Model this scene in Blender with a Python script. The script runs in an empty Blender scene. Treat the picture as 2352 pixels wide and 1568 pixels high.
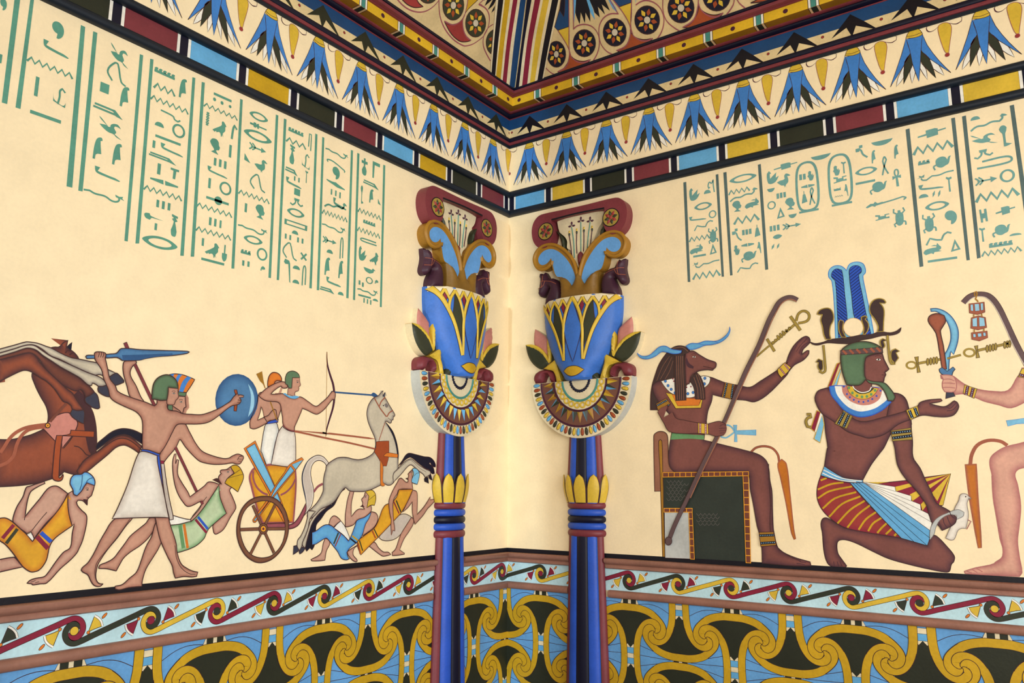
import bpy, math, random
from mathutils import Vector, geometry
C = bpy.context.scene.collection
random.seed(4)
# ---------------------------------------------------------------- camera, light, exposure
EYE = Vector((-3.64817395, -2.63446703, 1.6)); FPX = 1840.15669
yaw, pit, rol = 0.620789209, 0.179690448, 0.00414246728
Fw = Vector((math.cos(pit)*math.cos(yaw), math.cos(pit)*math.sin(yaw), math.sin(pit)))
_r = Fw.cross(Vector((0, 0, 1))).normalized(); _u = _r.cross(Fw)
Rt = _r*math.cos(rol) + _u*math.sin(rol); Up = -_r*math.sin(rol) + _u*math.cos(rol)
cd = bpy.data.cameras.new('camera'); cam = bpy.data.objects.new('camera', cd); C.objects.link(cam)
from mathutils import Matrix
cam.matrix_world = Matrix(((Rt.x, Up.x, -Fw.x, EYE.x), (Rt.y, Up.y, -Fw.y, EYE.y), (Rt.z, Up.z, -Fw.z, EYE.z), (0, 0, 0, 1)))
cd.sensor_width = 36; cd.lens = 36*FPX/2352; cd.clip_start = 0.05
bpy.context.scene.camera = cam
vs = bpy.context.scene.view_settings
vs.view_transform = 'Standard'; vs.look = 'None'; vs.gamma = 1; vs.use_curve_mapping = False; vs.exposure = 0.06
w = bpy.data.worlds.new('daylight'); bpy.context.scene.world = w; w.use_nodes = True
w.node_tree.nodes['Background'].inputs[0].default_value = (0.93, 0.95, 1.0, 1)
w.node_tree.nodes['Background'].inputs[1].default_value = 0.44
def area(name, loc, to, sx, sy, power, col):
    l = bpy.data.lights.new(name, 'AREA'); l.shape = 'RECTANGLE'; l.size = sx; l.size_y = sy; l.energy = power; l.color = col
    o = bpy.data.objects.new(name, l); C.objects.link(o); o.location = loc
    o.rotation_euler = (Vector(to)-Vector(loc)).to_track_quat('-Z', 'Y').to_euler(); return o
area('window_light', (-3.6, -6.2, 1.9), (-0.6, -0.9, 1.7), 2.8, 2.4, 112, (1, 0.98, 0.95)).data.spread = math.radians(125)
area('side_window_light', (-4.0, -3.4, 1.9), (0, -0.8, 1.8), 1.2, 2.4, 40, (1, 0.97, 0.92)).data.spread = math.radians(125)
sl = bpy.data.lights.new('daylight_through_doorway', 'SUN'); sl.energy = 0.85; sl.angle = math.radians(1.6); sl.color = (0.74, 0.92, 1.0)
so = bpy.data.objects.new('daylight_through_doorway', sl); C.objects.link(so); so.location = (-5, -1.2, 2); so.rotation_euler = Vector((math.cos(0.245), math.sin(0.245), 0.05)).to_track_quat('-Z', 'Y').to_euler()

# ---------------------------------------------------------------- materials
def lin(c):
    c = c/255.0
    return c/12.92 if c <= 0.04045 else ((c+0.055)/1.055)**2.4
PAL = dict(glyph3=(84, 106, 106), dskin=(124, 74, 68), dskind=(72, 42, 54), rskin=(212, 160, 140), rskind=(172, 106, 104), khaki=(160, 136, 60), khakid=(96, 78, 40), staff=(96, 74, 76), fieldg=(44, 52, 46), cream=(247, 228, 188), ink=(62, 34, 34), black=(9, 8, 22), dgreen=(38, 42, 30), navy=(9, 10, 36), roll=(20, 30, 42),
 blue=(62, 128, 205), sky=(98, 168, 216), lsky=(150, 200, 226), pale=(186, 222, 232), deep=(22, 66, 112), royal=(40, 84, 190), white=(238, 236, 226),
 yellow=(214, 180, 58), gold=(196, 156, 30), ochre=(160, 114, 34), maroon=(120, 50, 58), crimson=(132, 30, 56), wine=(100, 30, 50), red=(150, 52, 50), brown=(150, 100, 78), dbrown=(92, 40, 30),
 glyph=(88, 150, 130), glyph2=(108, 160, 156), rust=(158, 72, 34), terra=(160, 88, 64), sand=(226, 190, 140), bone=(226, 212, 176), parch=(222, 200, 150),
 skin=(192, 144, 122), skind=(146, 92, 78), skinp=(196, 154, 134), skinpd=(150, 92, 82), umber=(112, 60, 46), umberd=(66, 30, 32), rose=(190, 126, 110), rosed=(150, 82, 78),
 bay=(146, 74, 48), bayd=(66, 34, 40), orange=(214, 120, 40), grey=(200, 190, 168), greyd=(120, 112, 110), hoof=(52, 54, 72), helm=(88, 118, 88), steel=(74, 124, 170), steeld=(42, 84, 132),
 kilt=(232, 226, 214), kiltd=(196, 184, 172), mint=(190, 210, 170), mintd=(100, 150, 100), turq=(120, 186, 220), cyan=(112, 186, 226), pink=(196, 128, 116), horse=(64, 34, 50),
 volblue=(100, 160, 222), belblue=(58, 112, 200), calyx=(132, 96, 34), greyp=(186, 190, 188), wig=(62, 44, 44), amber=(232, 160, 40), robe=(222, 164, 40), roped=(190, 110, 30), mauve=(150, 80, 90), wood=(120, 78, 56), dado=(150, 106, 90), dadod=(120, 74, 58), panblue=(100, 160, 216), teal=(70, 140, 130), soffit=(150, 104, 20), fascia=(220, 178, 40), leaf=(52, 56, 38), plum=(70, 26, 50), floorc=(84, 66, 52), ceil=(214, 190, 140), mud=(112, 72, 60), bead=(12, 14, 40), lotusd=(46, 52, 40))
_M = {}
def nodes(m):
    m.use_nodes = True; nt = m.node_tree; return nt, nt.nodes, nt.links, nt.nodes['Principled BSDF']
def mat(key):
    """matt paint of one colour, worn and brushed; 'a~b' blends to the second pigment along the brushed edge"""
    if key in _M: return _M[key]
    m = bpy.data.materials.new('paint_' + key.replace('~', '_to_')); _M[key] = m
    nt, N, L, P = nodes(m)
    a = key.split('~')
    tc = N.new('ShaderNodeNewGeometry')
    n1 = N.new('ShaderNodeTexNoise'); n1.inputs['Scale'].default_value = 9; n1.inputs['Detail'].default_value = 6
    n2 = N.new('ShaderNodeTexNoise'); n2.inputs['Scale'].default_value = 85; n2.inputs['Detail'].default_value = 3
    L.new(tc.outputs['Position'], n1.inputs['Vector']); L.new(tc.outputs['Position'], n2.inputs['Vector'])
    mr = N.new('ShaderNodeMapRange'); mr.inputs[1].default_value = 0.3; mr.inputs[2].default_value = 0.7
    amp = 0.05 if key == 'cream' else 0.13
    mr.inputs[3].default_value = 1-amp; mr.inputs[4].default_value = 1+amp*0.8
    mx = N.new('ShaderNodeMath'); mx.operation = 'ADD'; L.new(n1.outputs['Fac'], mx.inputs[0])
    ml = N.new('ShaderNodeMath'); ml.operation = 'MULTIPLY_ADD'; ml.inputs[1].default_value = 0.5; ml.inputs[2].default_value = -0.25
    L.new(n2.outputs['Fac'], ml.inputs[0]); L.new(ml.outputs[0], mx.inputs[1]); L.new(mx.outputs[0], mr.inputs[0])
    def rgb(k): c = PAL[k]; return (lin(c[0]), lin(c[1]), lin(c[2]), 1)
    hs = N.new('ShaderNodeHueSaturation'); L.new(mr.outputs[0], hs.inputs['Value'])
    if len(a) == 2:
        at = N.new('ShaderNodeAttribute'); at.attribute_name = 'edge'
        mi = N.new('ShaderNodeMix'); mi.data_type = 'RGBA'; mi.inputs[6].default_value = rgb(a[0]); mi.inputs[7].default_value = rgb(a[1])
        pw = N.new('ShaderNodeMath'); pw.operation = 'POWER'; pw.inputs[1].default_value = 1.4
        L.new(at.outputs['Fac'], pw.inputs[0]); L.new(pw.outputs[0], mi.inputs[0]); L.new(mi.outputs[2], hs.inputs['Color'])
    else: hs.inputs['Color'].default_value = rgb(a[0])
    L.new(hs.outputs[0], P.inputs['Base Color'])
    P.inputs['Roughness'].default_value = 0.6 if key == 'cream' else 0.46
    P.inputs['Specular IOR Level'].default_value = 0.35
    b = N.new('ShaderNodeBump'); b.inputs['Strength'].default_value = 0.12; b.inputs['Distance'].default_value = 0.004
    L.new(n2.outputs['Fac'], b.inputs['Height']); L.new(b.outputs[0], P.inputs['Normal'])
    return m

CZ, CD, CS = 3.892, 0.113, 1.33        # sloping ceiling: height, distance from the wall and slope at its foot
# ---------------------------------------------------------------- places on the two walls
# the left wall is the plane y=0 (room at y<0), the right wall is x=0 (room at x<0); u is metres from the corner
def at(wall, u, z, d=0.0):
    if wall in ('cl', 'cr'): return cove(wall[1], u, z, d)                # sloping ceiling: z is the distance from the wall
    if wall == 'c': wall, u = ('l', -u) if u < 0 else ('r', u)      # 'c': one run through the corner, left of it negative
    return Vector((-u, -d, z)) if wall == 'l' else Vector((-d, -u, z))
class S: ox = oy = 0.0; sc = 1.0; wall = 'l'; off = 0.0; k = 1
VW = dict(a=(0, 0, 5.2267), b=(150, 130, 7.84), c=(300, 130, 7.84), d=(300, 300, 7.84), e=(300, 430, 7.84), f=(540, 230, 6.533), g=(540, 450, 6.03), h=(160, 300, 6.03), i=(1560, 340, 7.84), j=(1560, 490, 7.84), k=(1820, 300, 6.8167), l=(2060, 230, 7.84), m=(2060, 420, 7.84), J=(1450, 740, 3.7333), K=(1480, 940, 3.2), L=(1480, 1060, 3.2), M=(1700, 660, 4.48), N=(1840, 590, 3.3185), O=(1830, 760, 2.98667), X=(1860, 1030, 3.089), Y=(2060, 660, 2.986), Z=(2060, 980, 2.489), U=(1980, 860, 3.583), A=(0, 760, 6.533), B=(180, 770, 5.6), C=(200, 1000, 6.19), D=(0, 1248, 4.9), Q=(0, 1110, 6.533), R=(0, 960, 6.533), E=(560, 800, 7.84), F=(520, 990, 7.84), G=(520, 1110, 7.84), H=(740, 870, 7.84), I=(700, 1050, 6.27))
def V(k, wall=None, lay=None):
    S.ox, S.oy, S.sc = VW[k]; S.off = 0.0
    if wall: S.wall = wall
    if lay is not None: S.k = lay
def view(ox, oy, sc, wall=None, off=0.0):
    S.ox, S.oy, S.sc, S.off = ox, oy, sc, off
    if wall: S.wall = wall
def onwall(x, y):
    x = S.ox + x/S.sc; y = S.oy + y/S.sc
    d = Fw + Rt*((x-1176)/FPX) - Up*((y-784)/FPX)
    if S.wall in ('cl', 'cr'):
        # z = CZ + (dist-CD)*CS, dist = -y or -x
        q, e = (d.y, EYE.y) if S.wall == 'cl' else (d.x, EYE.x)
        t = (CZ-CD*CS-e*CS-EYE.z)/(d.z+q*CS); p = EYE+d*t
        return (-p.x, -p.y) if S.wall == 'cl' else (-p.y, -p.x)
    t = (-S.off-EYE.y)/d.y if S.wall == 'l' else (-S.off-EYE.x)/d.x
    p = EYE + d*t
    return (-p.x if S.wall == 'l' else -p.y, p.z)
def P2(s):
    if isinstance(s, str):
        out = []; x = None; keep = (S.ox, S.oy, S.sc)
        for a in s.replace(',', ' ').split():
            if a[0] == '@': S.ox, S.oy, S.sc = VW[a[1:]]; continue
            if x is None: x = float(a)
            else: out.append(onwall(x, float(a))); x = None
        S.ox, S.oy, S.sc = keep
        return out
    return s
def smooth(p, closed=True, n=4, ang=58):
    m = len(p); out = []
    def corner(i):
        if not closed and (i == 0 or i == m-1): return True
        a, b, c = p[(i-1) % m], p[i], p[(i+1) % m]
        v1 = (b[0]-a[0], b[1]-a[1]); v2 = (c[0]-b[0], c[1]-b[1])
        l = math.hypot(*v1)*math.hypot(*v2)
        if l < 1e-12: return True
        return math.degrees(math.acos(max(-1, min(1, (v1[0]*v2[0]+v1[1]*v2[1])/l)))) > ang
    cr = [corner(i) for i in range(m)]
    for i in range(m if closed else m-1):
        j = (i+1) % m; a, b = p[i], p[j]
        L = math.hypot(b[0]-a[0], b[1]-a[1])
        def tan(i0, ic):
            if ic: return (b[0]-a[0], b[1]-a[1])
            q, r = p[(i0-1) % m], p[(i0+1) % m]
            tx, ty = r[0]-q[0], r[1]-q[1]; tl = math.hypot(tx, ty) or 1
            return (tx/tl*L, ty/tl*L)
        ta, tb = tan(i, cr[i]), tan(j, cr[j])
        nn = n if not (cr[i] and cr[j]) else 1
        for s in range(nn):
            t = s/nn; h1 = 2*t**3-3*t*t+1; h2 = t**3-2*t*t+t; h3 = -2*t**3+3*t*t; h4 = t**3-t*t
            out.append((h1*a[0]+h2*ta[0]+h3*b[0]+h4*tb[0], h1*a[1]+h2*ta[1]+h3*b[1]+h4*tb[1]))
    if not closed: out.append(p[-1])
    return out
def sarea(p): return 0.5*sum(p[i-1][0]*p[i][1]-p[i][0]*p[i-1][1] for i in range(len(p)))
def ccw(p): return p if sarea(p) > 0 else p[::-1]
def clip0(p, keep):
    """the part of polygon p with sign keep of its first coordinate"""
    out = []
    for a, b in zip(p, p[1:]+p[:1]):
        ia, ib = a[0]*keep >= 0, b[0]*keep >= 0
        if ia: out.append(a)
        if ia != ib: t = a[0]/(a[0]-b[0]); out.append((0.0, a[1]+(b[1]-a[1])*t))
    return out
LAY = 0.00006
class Mesh:
    """collects faces of several paints, given as points on a wall or in space, and links them as ONE mesh object"""
    def __init__(s): s.v = []; s.f = []; s.m = []; s.mats = []; s.e = []
    def mi(s, key):
        if key not in s.mats: s.mats.append(key)
        return s.mats.index(key)
    def add(s, verts, faces, key, e=None):
        b = len(s.v); s.v += [Vector(q) for q in verts]; s.e += e or [0.0]*len(verts); k = s.mi(key)
        for f in faces: s.f.append([b+i for i in f]); s.m.append(k)
    def fill(s, key, loops, d, wall=None):
        wall = wall or S.wall
        if wall == 'c':
            us = [q[0] for l in loops for q in l]
            if min(us) >= 0: wall = 'r'
            elif max(us) <= 0: wall = 'l'; loops = [[(-a, b) for a, b in l] for l in loops]
            else:
                for kp, w_ in ((1, 'r'), (-1, 'l')):
                    l = [(abs(a), b) for a, b in clip0(loops[0], kp)]
                    if len(l) > 2: s.fill(key, [[(max(a, d), b) for a, b in l]], d, w_)
                return
        loops = [ccw(l) for l in loops]
        tri = geometry.tessellate_polygon([[Vector((q[0], q[1], 0)) for q in l] for l in loops])
        pts = [q for l in loops for q in l]
        fl = []
        for t in tri:
            a = sarea([pts[i] for i in t])
            if abs(a) < 1e-12: continue
            fl.append(list(t) if (a > 0) == (wall != 'l') else list(t)[::-1])
        s.add([at(wall, q[0], q[1], d) for q in pts], fl, key)
    def stroke(s, key, path, wd, d, closed=False, wall=None, taper=0):
        wall = wall or S.wall; n = len(path)
        if n < 2: return
        vs_ = []; fs = []
        for i, q in enumerate(path):
            a = path[(i-1) % n] if (closed or i > 0) else q; b = path[(i+1) % n] if (closed or i < n-1) else q
            t1 = (q[0]-a[0], q[1]-a[1]); t2 = (b[0]-q[0], b[1]-q[1]); l1 = math.hypot(*t1) or 1e-9; l2 = math.hypot(*t2) or 1e-9
            tx, ty = t1[0]/l1*(l1 > 1e-8)+t2[0]/l2*(l2 > 1e-8), t1[1]/l1*(l1 > 1e-8)+t2[1]/l2*(l2 > 1e-8); tl = math.hypot(tx, ty)
            if tl < 0.3: tx, ty, tl = (t1[0]/l1, t1[1]/l1, 1)
            ww = wd(i/(n-1)) if callable(wd) else wd
            if taper and not closed:
                f = min(i, n-1-i)/(n*taper); ww *= min(1, 0.15+f)
            nx, ny = -ty/tl*ww/2, tx/tl*ww/2
            if wall == 'c': vs_ += [(q[0]+nx, q[1]+ny), (q[0]-nx, q[1]-ny)]
            else: vs_ += [at(wall, q[0]+nx, q[1]+ny, d), at(wall, q[0]-nx, q[1]-ny, d)]
        if wall == 'c':
            for i in range(n if closed else n-1):
                j = (i+1) % n; qd = [vs_[2*i], vs_[2*j], vs_[2*j+1], vs_[2*i+1]]; us = [a[0] for a in qd]
                for kp, w_ in ((1, 'r'), (-1, 'l')):
                    l = qd if min(a*kp for a in us) >= 0 else ([] if max(a*kp for a in us) <= 0 else clip0(qd, kp))
                    if len(l) > 2: s.add([at(w_, max(abs(a), d if len(l) != 4 or min(us)*max(us) < 0 else 0), b, d) for a, b in l], [list(range(len(l)))], key)
            return
        for i in range(n if closed else n-1):
            j = (i+1) % n; fs.append([2*i, 2*j, 2*j+1, 2*i+1])
        s.add(vs_, fs, key)
    def rim(s, key, loop, wd, d, wall=None):
        wall = wall or S.wall; lp = ccw(loop); n = len(lp); V = []; E = []
        for i, q in enumerate(lp):
            a, b = lp[i-1], lp[(i+1) % n]; tx, ty = b[0]-a[0], b[1]-a[1]; tl = math.hypot(tx, ty) or 1
            nx, ny = -ty/tl, tx/tl; best = wd*2
            for j in range(n):                  # stay within half the width of a narrow shape
                if j == i or (j+1) % n == i: continue
                p0, p1 = lp[j], lp[(j+1) % n]; ex, ey = p1[0]-p0[0], p1[1]-p0[1]; den = nx*ey-ny*ex
                if abs(den) < 1e-12: continue
                rx, ry = p0[0]-q[0], p0[1]-q[1]; t = (rx*ey-ry*ex)/den; k = (rx*ny-ry*nx)/den
                if 1e-5 < t < best and 0 <= k <= 1: best = t
            w_ = min(wd, best*0.48)
            V += [at(wall, q[0], q[1], d+LAY*0.8), at(wall, q[0]+nx*w_, q[1]+ny*w_, d)]; E += [1.0, 0.0]
        s.add(V, [[2*i, 2*((i+1) % n), 2*((i+1) % n)+1, 2*i+1] for i in range(n)], key, E)
    def build(s, name, parent=None, smooth_shade=False):
        me = bpy.data.meshes.new(name)
        o = bpy.data.objects.new(name, me); C.objects.link(o)
        org = Vector(parent['_o']) if parent is not None and '_o' in parent else (sum(s.v, Vector())/len(s.v) if s.v else Vector())
        me.from_pydata([tuple(v-org) for v in s.v], [], s.f)
        for k in s.mats: me.materials.append(mat(k))
        for p, k in zip(me.polygons, s.m): p.material_index = k; p.use_smooth = smooth_shade
        if any(s.e):
            at_ = me.attributes.new('edge', 'FLOAT', 'POINT'); at_.data.foreach_set('value', s.e)
        if parent is not None: o.parent = parent
        if parent is None: o.location = org
        o['_o'] = list(org)
        me.update(); return o
def tag(o, label, cat, group=None, kind=None):
    if label: o['label'] = label
    if cat: o['category'] = cat; o['kind'] = kind or 'thing'
    if group: o['group'] = group
    if kind: o['kind'] = kind
    return o
def thing(name, label, cat, loc, group=None):
    o = bpy.data.objects.new(name, None); C.objects.link(o); o.location = loc; o.empty_display_size = 0.05; o['_o'] = list(loc)
    return tag(o, label, cat, group)
def paint(name, parent, *items):
    """one painted part: F fills (with outline), S strokes"""
    m = Mesh()
    for it in items: it(m)
    return m.build(name, parent)
def nxt():
    S.k += 1; return 0.0004 + S.k*LAY
def F(key, pts, ink='ink', w=0.0032, rim=None, rw=0.02, holes=(), n=4, ang=58):
    lp = smooth(P2(pts), True, n, ang); hs = [smooth(P2(h), True, n, ang) for h in holes]
    def go(m):
        d = nxt(); m.fill(key, [lp]+hs, d)
        if rim:
            for l in [lp]: m.rim(key+'~'+rim, l, rw, d+LAY*0.1)
            S.k += 1
        if ink:
            d = nxt()
            for l in [lp]+hs: m.stroke(ink, l, w, d, True)
    return go
def St(key, w, pts, n=4, taper=0, ang=58, closed=False):
    p = smooth(P2(pts), closed, n, ang)
    def go(m): m.stroke(key, p, w, nxt(), closed, taper=taper)
    return go
def El(key, cx, cy, rx, ry, ink='ink', w=0.003, rot=0, rim=None, rw=0.02):
    pts = []
    for i in range(24):
        a = i*math.tau/24; x, y = rx*math.cos(a), ry*math.sin(a)
        pts.append((cx+x*math.cos(rot)-y*math.sin(rot), cy+x*math.sin(rot)+y*math.cos(rot)))
    return F(key, [onwall(*q) for q in pts], ink, w, rim, rw, n=1)
def rect(u0, u1, z0, z1): return [(u0, z0), (u1, z0), (u1, z1), (u0, z1)]
def ell(cx, cz, rx, rz, n=24, a0=0.0, a1=math.tau):
    return [(cx+rx*math.cos(a0+(a1-a0)*i/n), cz+rz*math.sin(a0+(a1-a0)*i/n)) for i in range(n if abs(a1-a0) > 6.28 else n+1)]

# ---------------------------------------------------------------- room shell
LEN = 4.6
def box(m, key, p0, p1):
    (x0, y0, z0), (x1, y1, z1) = p0, p1
    v = [(x0, y0, z0), (x1, y0, z0), (x1, y1, z0), (x0, y1, z0), (x0, y0, z1), (x1, y0, z1), (x1, y1, z1), (x0, y1, z1)]
    m.add(v, [[0, 3, 2, 1], [4, 5, 6, 7], [0, 1, 5, 4], [1, 2, 6, 5], [2, 3, 7, 6], [3, 0, 4, 7]], key)
def struct(m, name, parent=None, sm=False):
    o = m.build(name, parent, sm)
    if parent is None: o['kind'] = 'structure'
    return o
m = Mesh(); box(m, 'cream', (-LEN, 0, 0), (0.15, 0.15, 4.1)); struct(m, 'wall_left')
m = Mesh(); box(m, 'cream', (0, -LEN, 0), (0.15, 0, 4.1)); struct(m, 'wall_right')
m = Mesh(); box(m, 'cream', (-4.45, -LEN-1.5, 0), (-4.30, -1.35, 5.6)); struct(m, 'wall_sun_block')  # added out of view to cut the sun to a strip beside the corner
m = Mesh(); box(m, 'floorc', (-LEN-1.5, -LEN-1.5, -0.12), (0.15, 0.15, 0)); struct(m, 'floor')
def profile(wall, prof, u1=LEN, mitre=True, u0=None, endcap=False):
    """(depth, z) outline swept along a wall; mitred into the corner when u0 is None"""
    def ring(end):
        out = []
        for d, z in prof:
            u = (d if u0 is None else u0) if end == 0 else u1
            out.append(at(wall, u, z, d))
        return out
    a, b = ring(0), ring(1); n = len(prof)
    fs = []
    for i in range(n-1): fs.append([i, i+1, n+i+1, n+i] if wall == 'r' else [i, n+i, n+i+1, i+1])
    if endcap: fs.append(list(range(n))); fs.append(list(range(2*n-1, n-1, -1)))
    return a+b, fs
def roll(d0, z0, z1, depth, n=10):
    r = (z1-z0)/2; c = (z0+z1)/2
    return [(0, z0)] + [(d0+depth*math.sin(math.pi*i/n)**0.8 if 0 < i < n else d0, c-r*math.cos(math.pi*i/n)) for i in range(n+1)] + [(0, z1)]
def moulding(n, prof_list, spans=((None, LEN),), sm=True):
    for wall in 'lr':
        m = Mesh()
        for key, prof in prof_list:
            for u0, u1 in spans:
                v, f = profile(wall, prof, u1, u0=u0, endcap=u0 is not None or u1 != LEN); m.add(v, f, key)
        o = struct(m, 'trim_%d' % (n if wall == 'l' else n+1), sm=sm)
        mo = o.modifiers.new('split', 'EDGE_SPLIT'); mo.split_angle = math.radians(50)
moulding(1, [('roll', roll(0.004, 3.154, 3.193, 0.022))])
moulding(3, [('roll', roll(0.004, 3.274, 3.310, 0.022))])
moulding(5, [('roll', [(0, 3.583), (0.006, 3.583), (0.006, 3.600), (0, 3.600)]), ('maroon', [(0, 3.600), (0.010, 3.602), (0.012, 3.610), (0.010, 3.618), (0, 3.618)]), ('navy', roll(0.002, 3.618, 3.648, 0.012))])
moulding(7, [('maroon', roll(0.0, 3.764, 3.771, 0.006, 6)), ('navy', roll(0.006, 3.771, 3.793, 0.022)), ('maroon', [(0, 3.793), (0.028, 3.793), (0.032, 3.796), (0.032, 3.802), (0, 3.802)]),
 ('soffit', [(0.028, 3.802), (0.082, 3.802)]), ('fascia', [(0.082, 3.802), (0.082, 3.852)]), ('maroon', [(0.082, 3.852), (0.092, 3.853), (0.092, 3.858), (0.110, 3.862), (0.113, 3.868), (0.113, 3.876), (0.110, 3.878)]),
 ('navy', [(0.110, 3.878), (0.116, 3.879), (0.116, 3.893), (0.112, 3.893)])])
moulding(9, [('black', [(0, 1.253), (0.0015, 1.253), (0.0015, 1.275), (0, 1.275)])])
GAP = ((None, 0.405), (0.615, LEN))
moulding(11, [('dado', [(0, 1.203), (0.010, 1.203), (0.016, 1.207), (0.016, 1.219), (0.012, 1.223), (0.030, 1.232), (0.034, 1.240), (0.034, 1.250), (0.028, 1.253), (0, 1.2535)])], GAP)
moulding(13, [('dado', [(0, 1.064), (0.014, 1.065), (0.022, 1.072), (0.024, 1.083), (0.022, 1.093), (0.014, 1.100), (0, 1.101)])], ((None, 0.395), (0.63, LEN)))
moulding(15, [('dado', [(0, 0.0), (0.03, 0.0), (0.03, 0.10), (0.02, 0.13), (0, 0.14)])], ((None, 0.37), (0.65, LEN)))
# sloping ceiling cove: plane of slope 1.33 from (0.115, 3.89)
def cove(wall, u, d, lift=0.0):
    z = CZ + (d-CD)*CS
    return at(wall, u, z-lift*0.6, d+lift*0.8)
TOP = 1.6
m = Mesh()
for wall in 'lr':
    a = [cove(wall, CD, CD), cove(wall, LEN, CD), cove(wall, LEN, TOP), cove(wall, TOP, TOP)]
    m.add(a, [[0, 1, 2, 3] if wall == 'l' else [3, 2, 1, 0]], 'ceil')
zt = CZ+(TOP-CD)*CS
m.add([(-TOP, -TOP, zt), (-LEN-1, -TOP, zt), (-LEN-1, -LEN-1, zt), (-TOP, -LEN-1, zt)], [[0, 1, 2, 3]], 'ceil')
struct(m, 'ceiling')
# ---------------------------------------------------------------- painted borders that run round both walls
WALLNAME = dict(l='left', r='right')
def flat(name, parent, key, loops, d, extra=(), wall=None):
    m = Mesh(); m.fill(key, loops if isinstance(loops[0][0], (tuple, list)) else [loops], d, wall)
    for e in extra: e(m)
    return m.build(name, parent)
def fl(key, loop, d, ink=None, w=0.0026, n=3, wall=None, ang=58):
    lp = smooth(loop, True, n, ang) if n > 1 else loop
    def go(m):
        m.fill(key, [lp], d, wall)
        if ink: m.stroke(ink, lp, w, d+LAY, True, wall)
    return go
def sk(key, path, w, d, n=3, wall=None, taper=0, closed=False, ang=58):
    p = smooth(path, closed, n, ang)
    return lambda m: m.stroke(key, p, w, d, closed, wall, taper)
def part(name, parent, *gos):
    m = Mesh()
    for g in gos: g(m)
    return m.build(name, parent)
def rel(s, u0, z0):
    return [(u-u0, z-z0) for u, z in P2(s)]
def sh(p, u, z, mir=1): return [(u+mir*a, z+b) for a, b in p]
# colour blocks between the two dark rolls
cyc_r = ['sky', 'yellow', 'dgreen', 'maroon']; cyc_l = ['maroon', 'dgreen', 'gold', 'sky']
for wall in 'lr':
    S.wall = wall
    T = thing('colour_block_band', 'band of painted colour blocks under the lotus flowers on the %s wall' % WALLNAME[wall], 'border', at(wall, 1.5, 3.233), 'colour block bands')
    st, c0 = (0.2563, 0.021) if wall == 'r' else (0.2598, 0.030)
    for k in range(17):
        a = c0+st*k+0.028; b = c0+st*(k+1)-0.028
        part('colour_block', T, fl((cyc_r if wall == 'r' else cyc_l)[k % 4], rect(a, b, 3.192, 3.276), 0.002, 'ink', 0.002, 1))
        c = c0+st*k
        part('dark_bar', T, fl('white', rect(max(0.0022, c-0.028), c+0.028, 3.192, 3.276), 0.0022, None, n=1), fl('navy', rect(max(0.0024, c-0.0165), c+0.0165, 3.192, 3.276), 0.0024, None, n=1))
# lotus frieze
view(1852, 0, 4.704, 'r')
U0 = onwall(1150, 310)[0]
LOT = [('blue', '1060 415 1010 600 893 940 1030 720 1110 570 1085 500'), ('blue', '1238 370 1290 490 1420 660 1545 785 1320 640 1222 545 1225 450'),
 ('lotusd', '1108 580 1045 670 1035 910 1100 770 1135 690'), ('lotusd', '1222 555 1310 630 1385 845 1300 760 1218 660'),
 ('white', '1036 715 975 840 955 938 1034 840'), ('white', '1137 695 1102 780 1125 900 1163 770'), ('white', '1214 675 1275 745 1292 862 1212 740'), ('white', '1318 638 1415 705 1472 815 1350 740'),
 ('blue', '1065 430 1105 560 1130 690 1200 882 1215 690 1222 545 1238 375')]
LOT = [(k, rel(p, U0, 3.59)) for k, p in LOT]
LCAP = rel('1060 415 1090 350 1145 312 1200 318 1238 365 1225 385 1140 412', U0, 3.59); LCL = rel('1066 395 1140 388 1236 350', U0, 3.59)
UB = onwall(845, 460)[0]; ZB = onwall(845, 460)[1]
BUD = rel('752 495 790 462 840 455 875 475 885 530 862 700 855 768 825 768 790 690 757 570', UB, ZB); BALL = onwall(840, 790); BALL = (BALL[0]-UB, BALL[1]-ZB)
TEN1 = rel('750 500 700 540 655 545 635 512 648 490 668 490', UB, ZB); TEN2 = rel('850 457 930 470 985 440 990 402 960 396', UB, ZB)
def rnd(k): return k
for wall in 'lr':
    S.wall = wall; mir = 1 if wall == 'r' else -1
    T = thing('lotus_frieze', 'frieze of upside-down blue lotus flowers and yellow buds along the top of the %s wall' % WALLNAME[wall], 'frieze', at(wall, 1.5, 3.46), 'lotus friezes')
    st, c0 = (0.2560, 0.148) if wall == 'r' else (0.2612, 0.158)
    for k in range(16):
        u = c0+st*k; z = 3.588; g = []
        for i, (key, p) in enumerate(LOT): g.append(fl(key, sh(p, u, z, mir), 0.0010+(0.0006 if i == 8 else (0.0003 if key != 'white' else 0)), 'ink', 0.0022, 2, ang=50))
        g.append(fl('yellow', sh(LCAP, u, z, mir), 0.0019, 'ink', 0.0022)); g.append(sk('ink', sh(LCL, u, z, mir), 0.002, 0.0023))
        part('lotus_flower', T, *g)
        ub = u+st/2
        part('hanging_bud', T, fl('yellow', sh(BUD, ub, 3.572, mir), 0.001, 'mauve', 0.0022), fl('red', ell(ub+mir*BALL[0], 3.572+BALL[1], 0.0085, 0.0085), 0.0013, 'mauve', 0.0018, 1),
             sk('plum', sh(TEN1, ub, 3.572, mir), 0.0042, 0.0013, taper=0.5), sk('plum', sh(TEN2, ub, 3.572, mir), 0.0042, 0.0013, taper=0.5))
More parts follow.
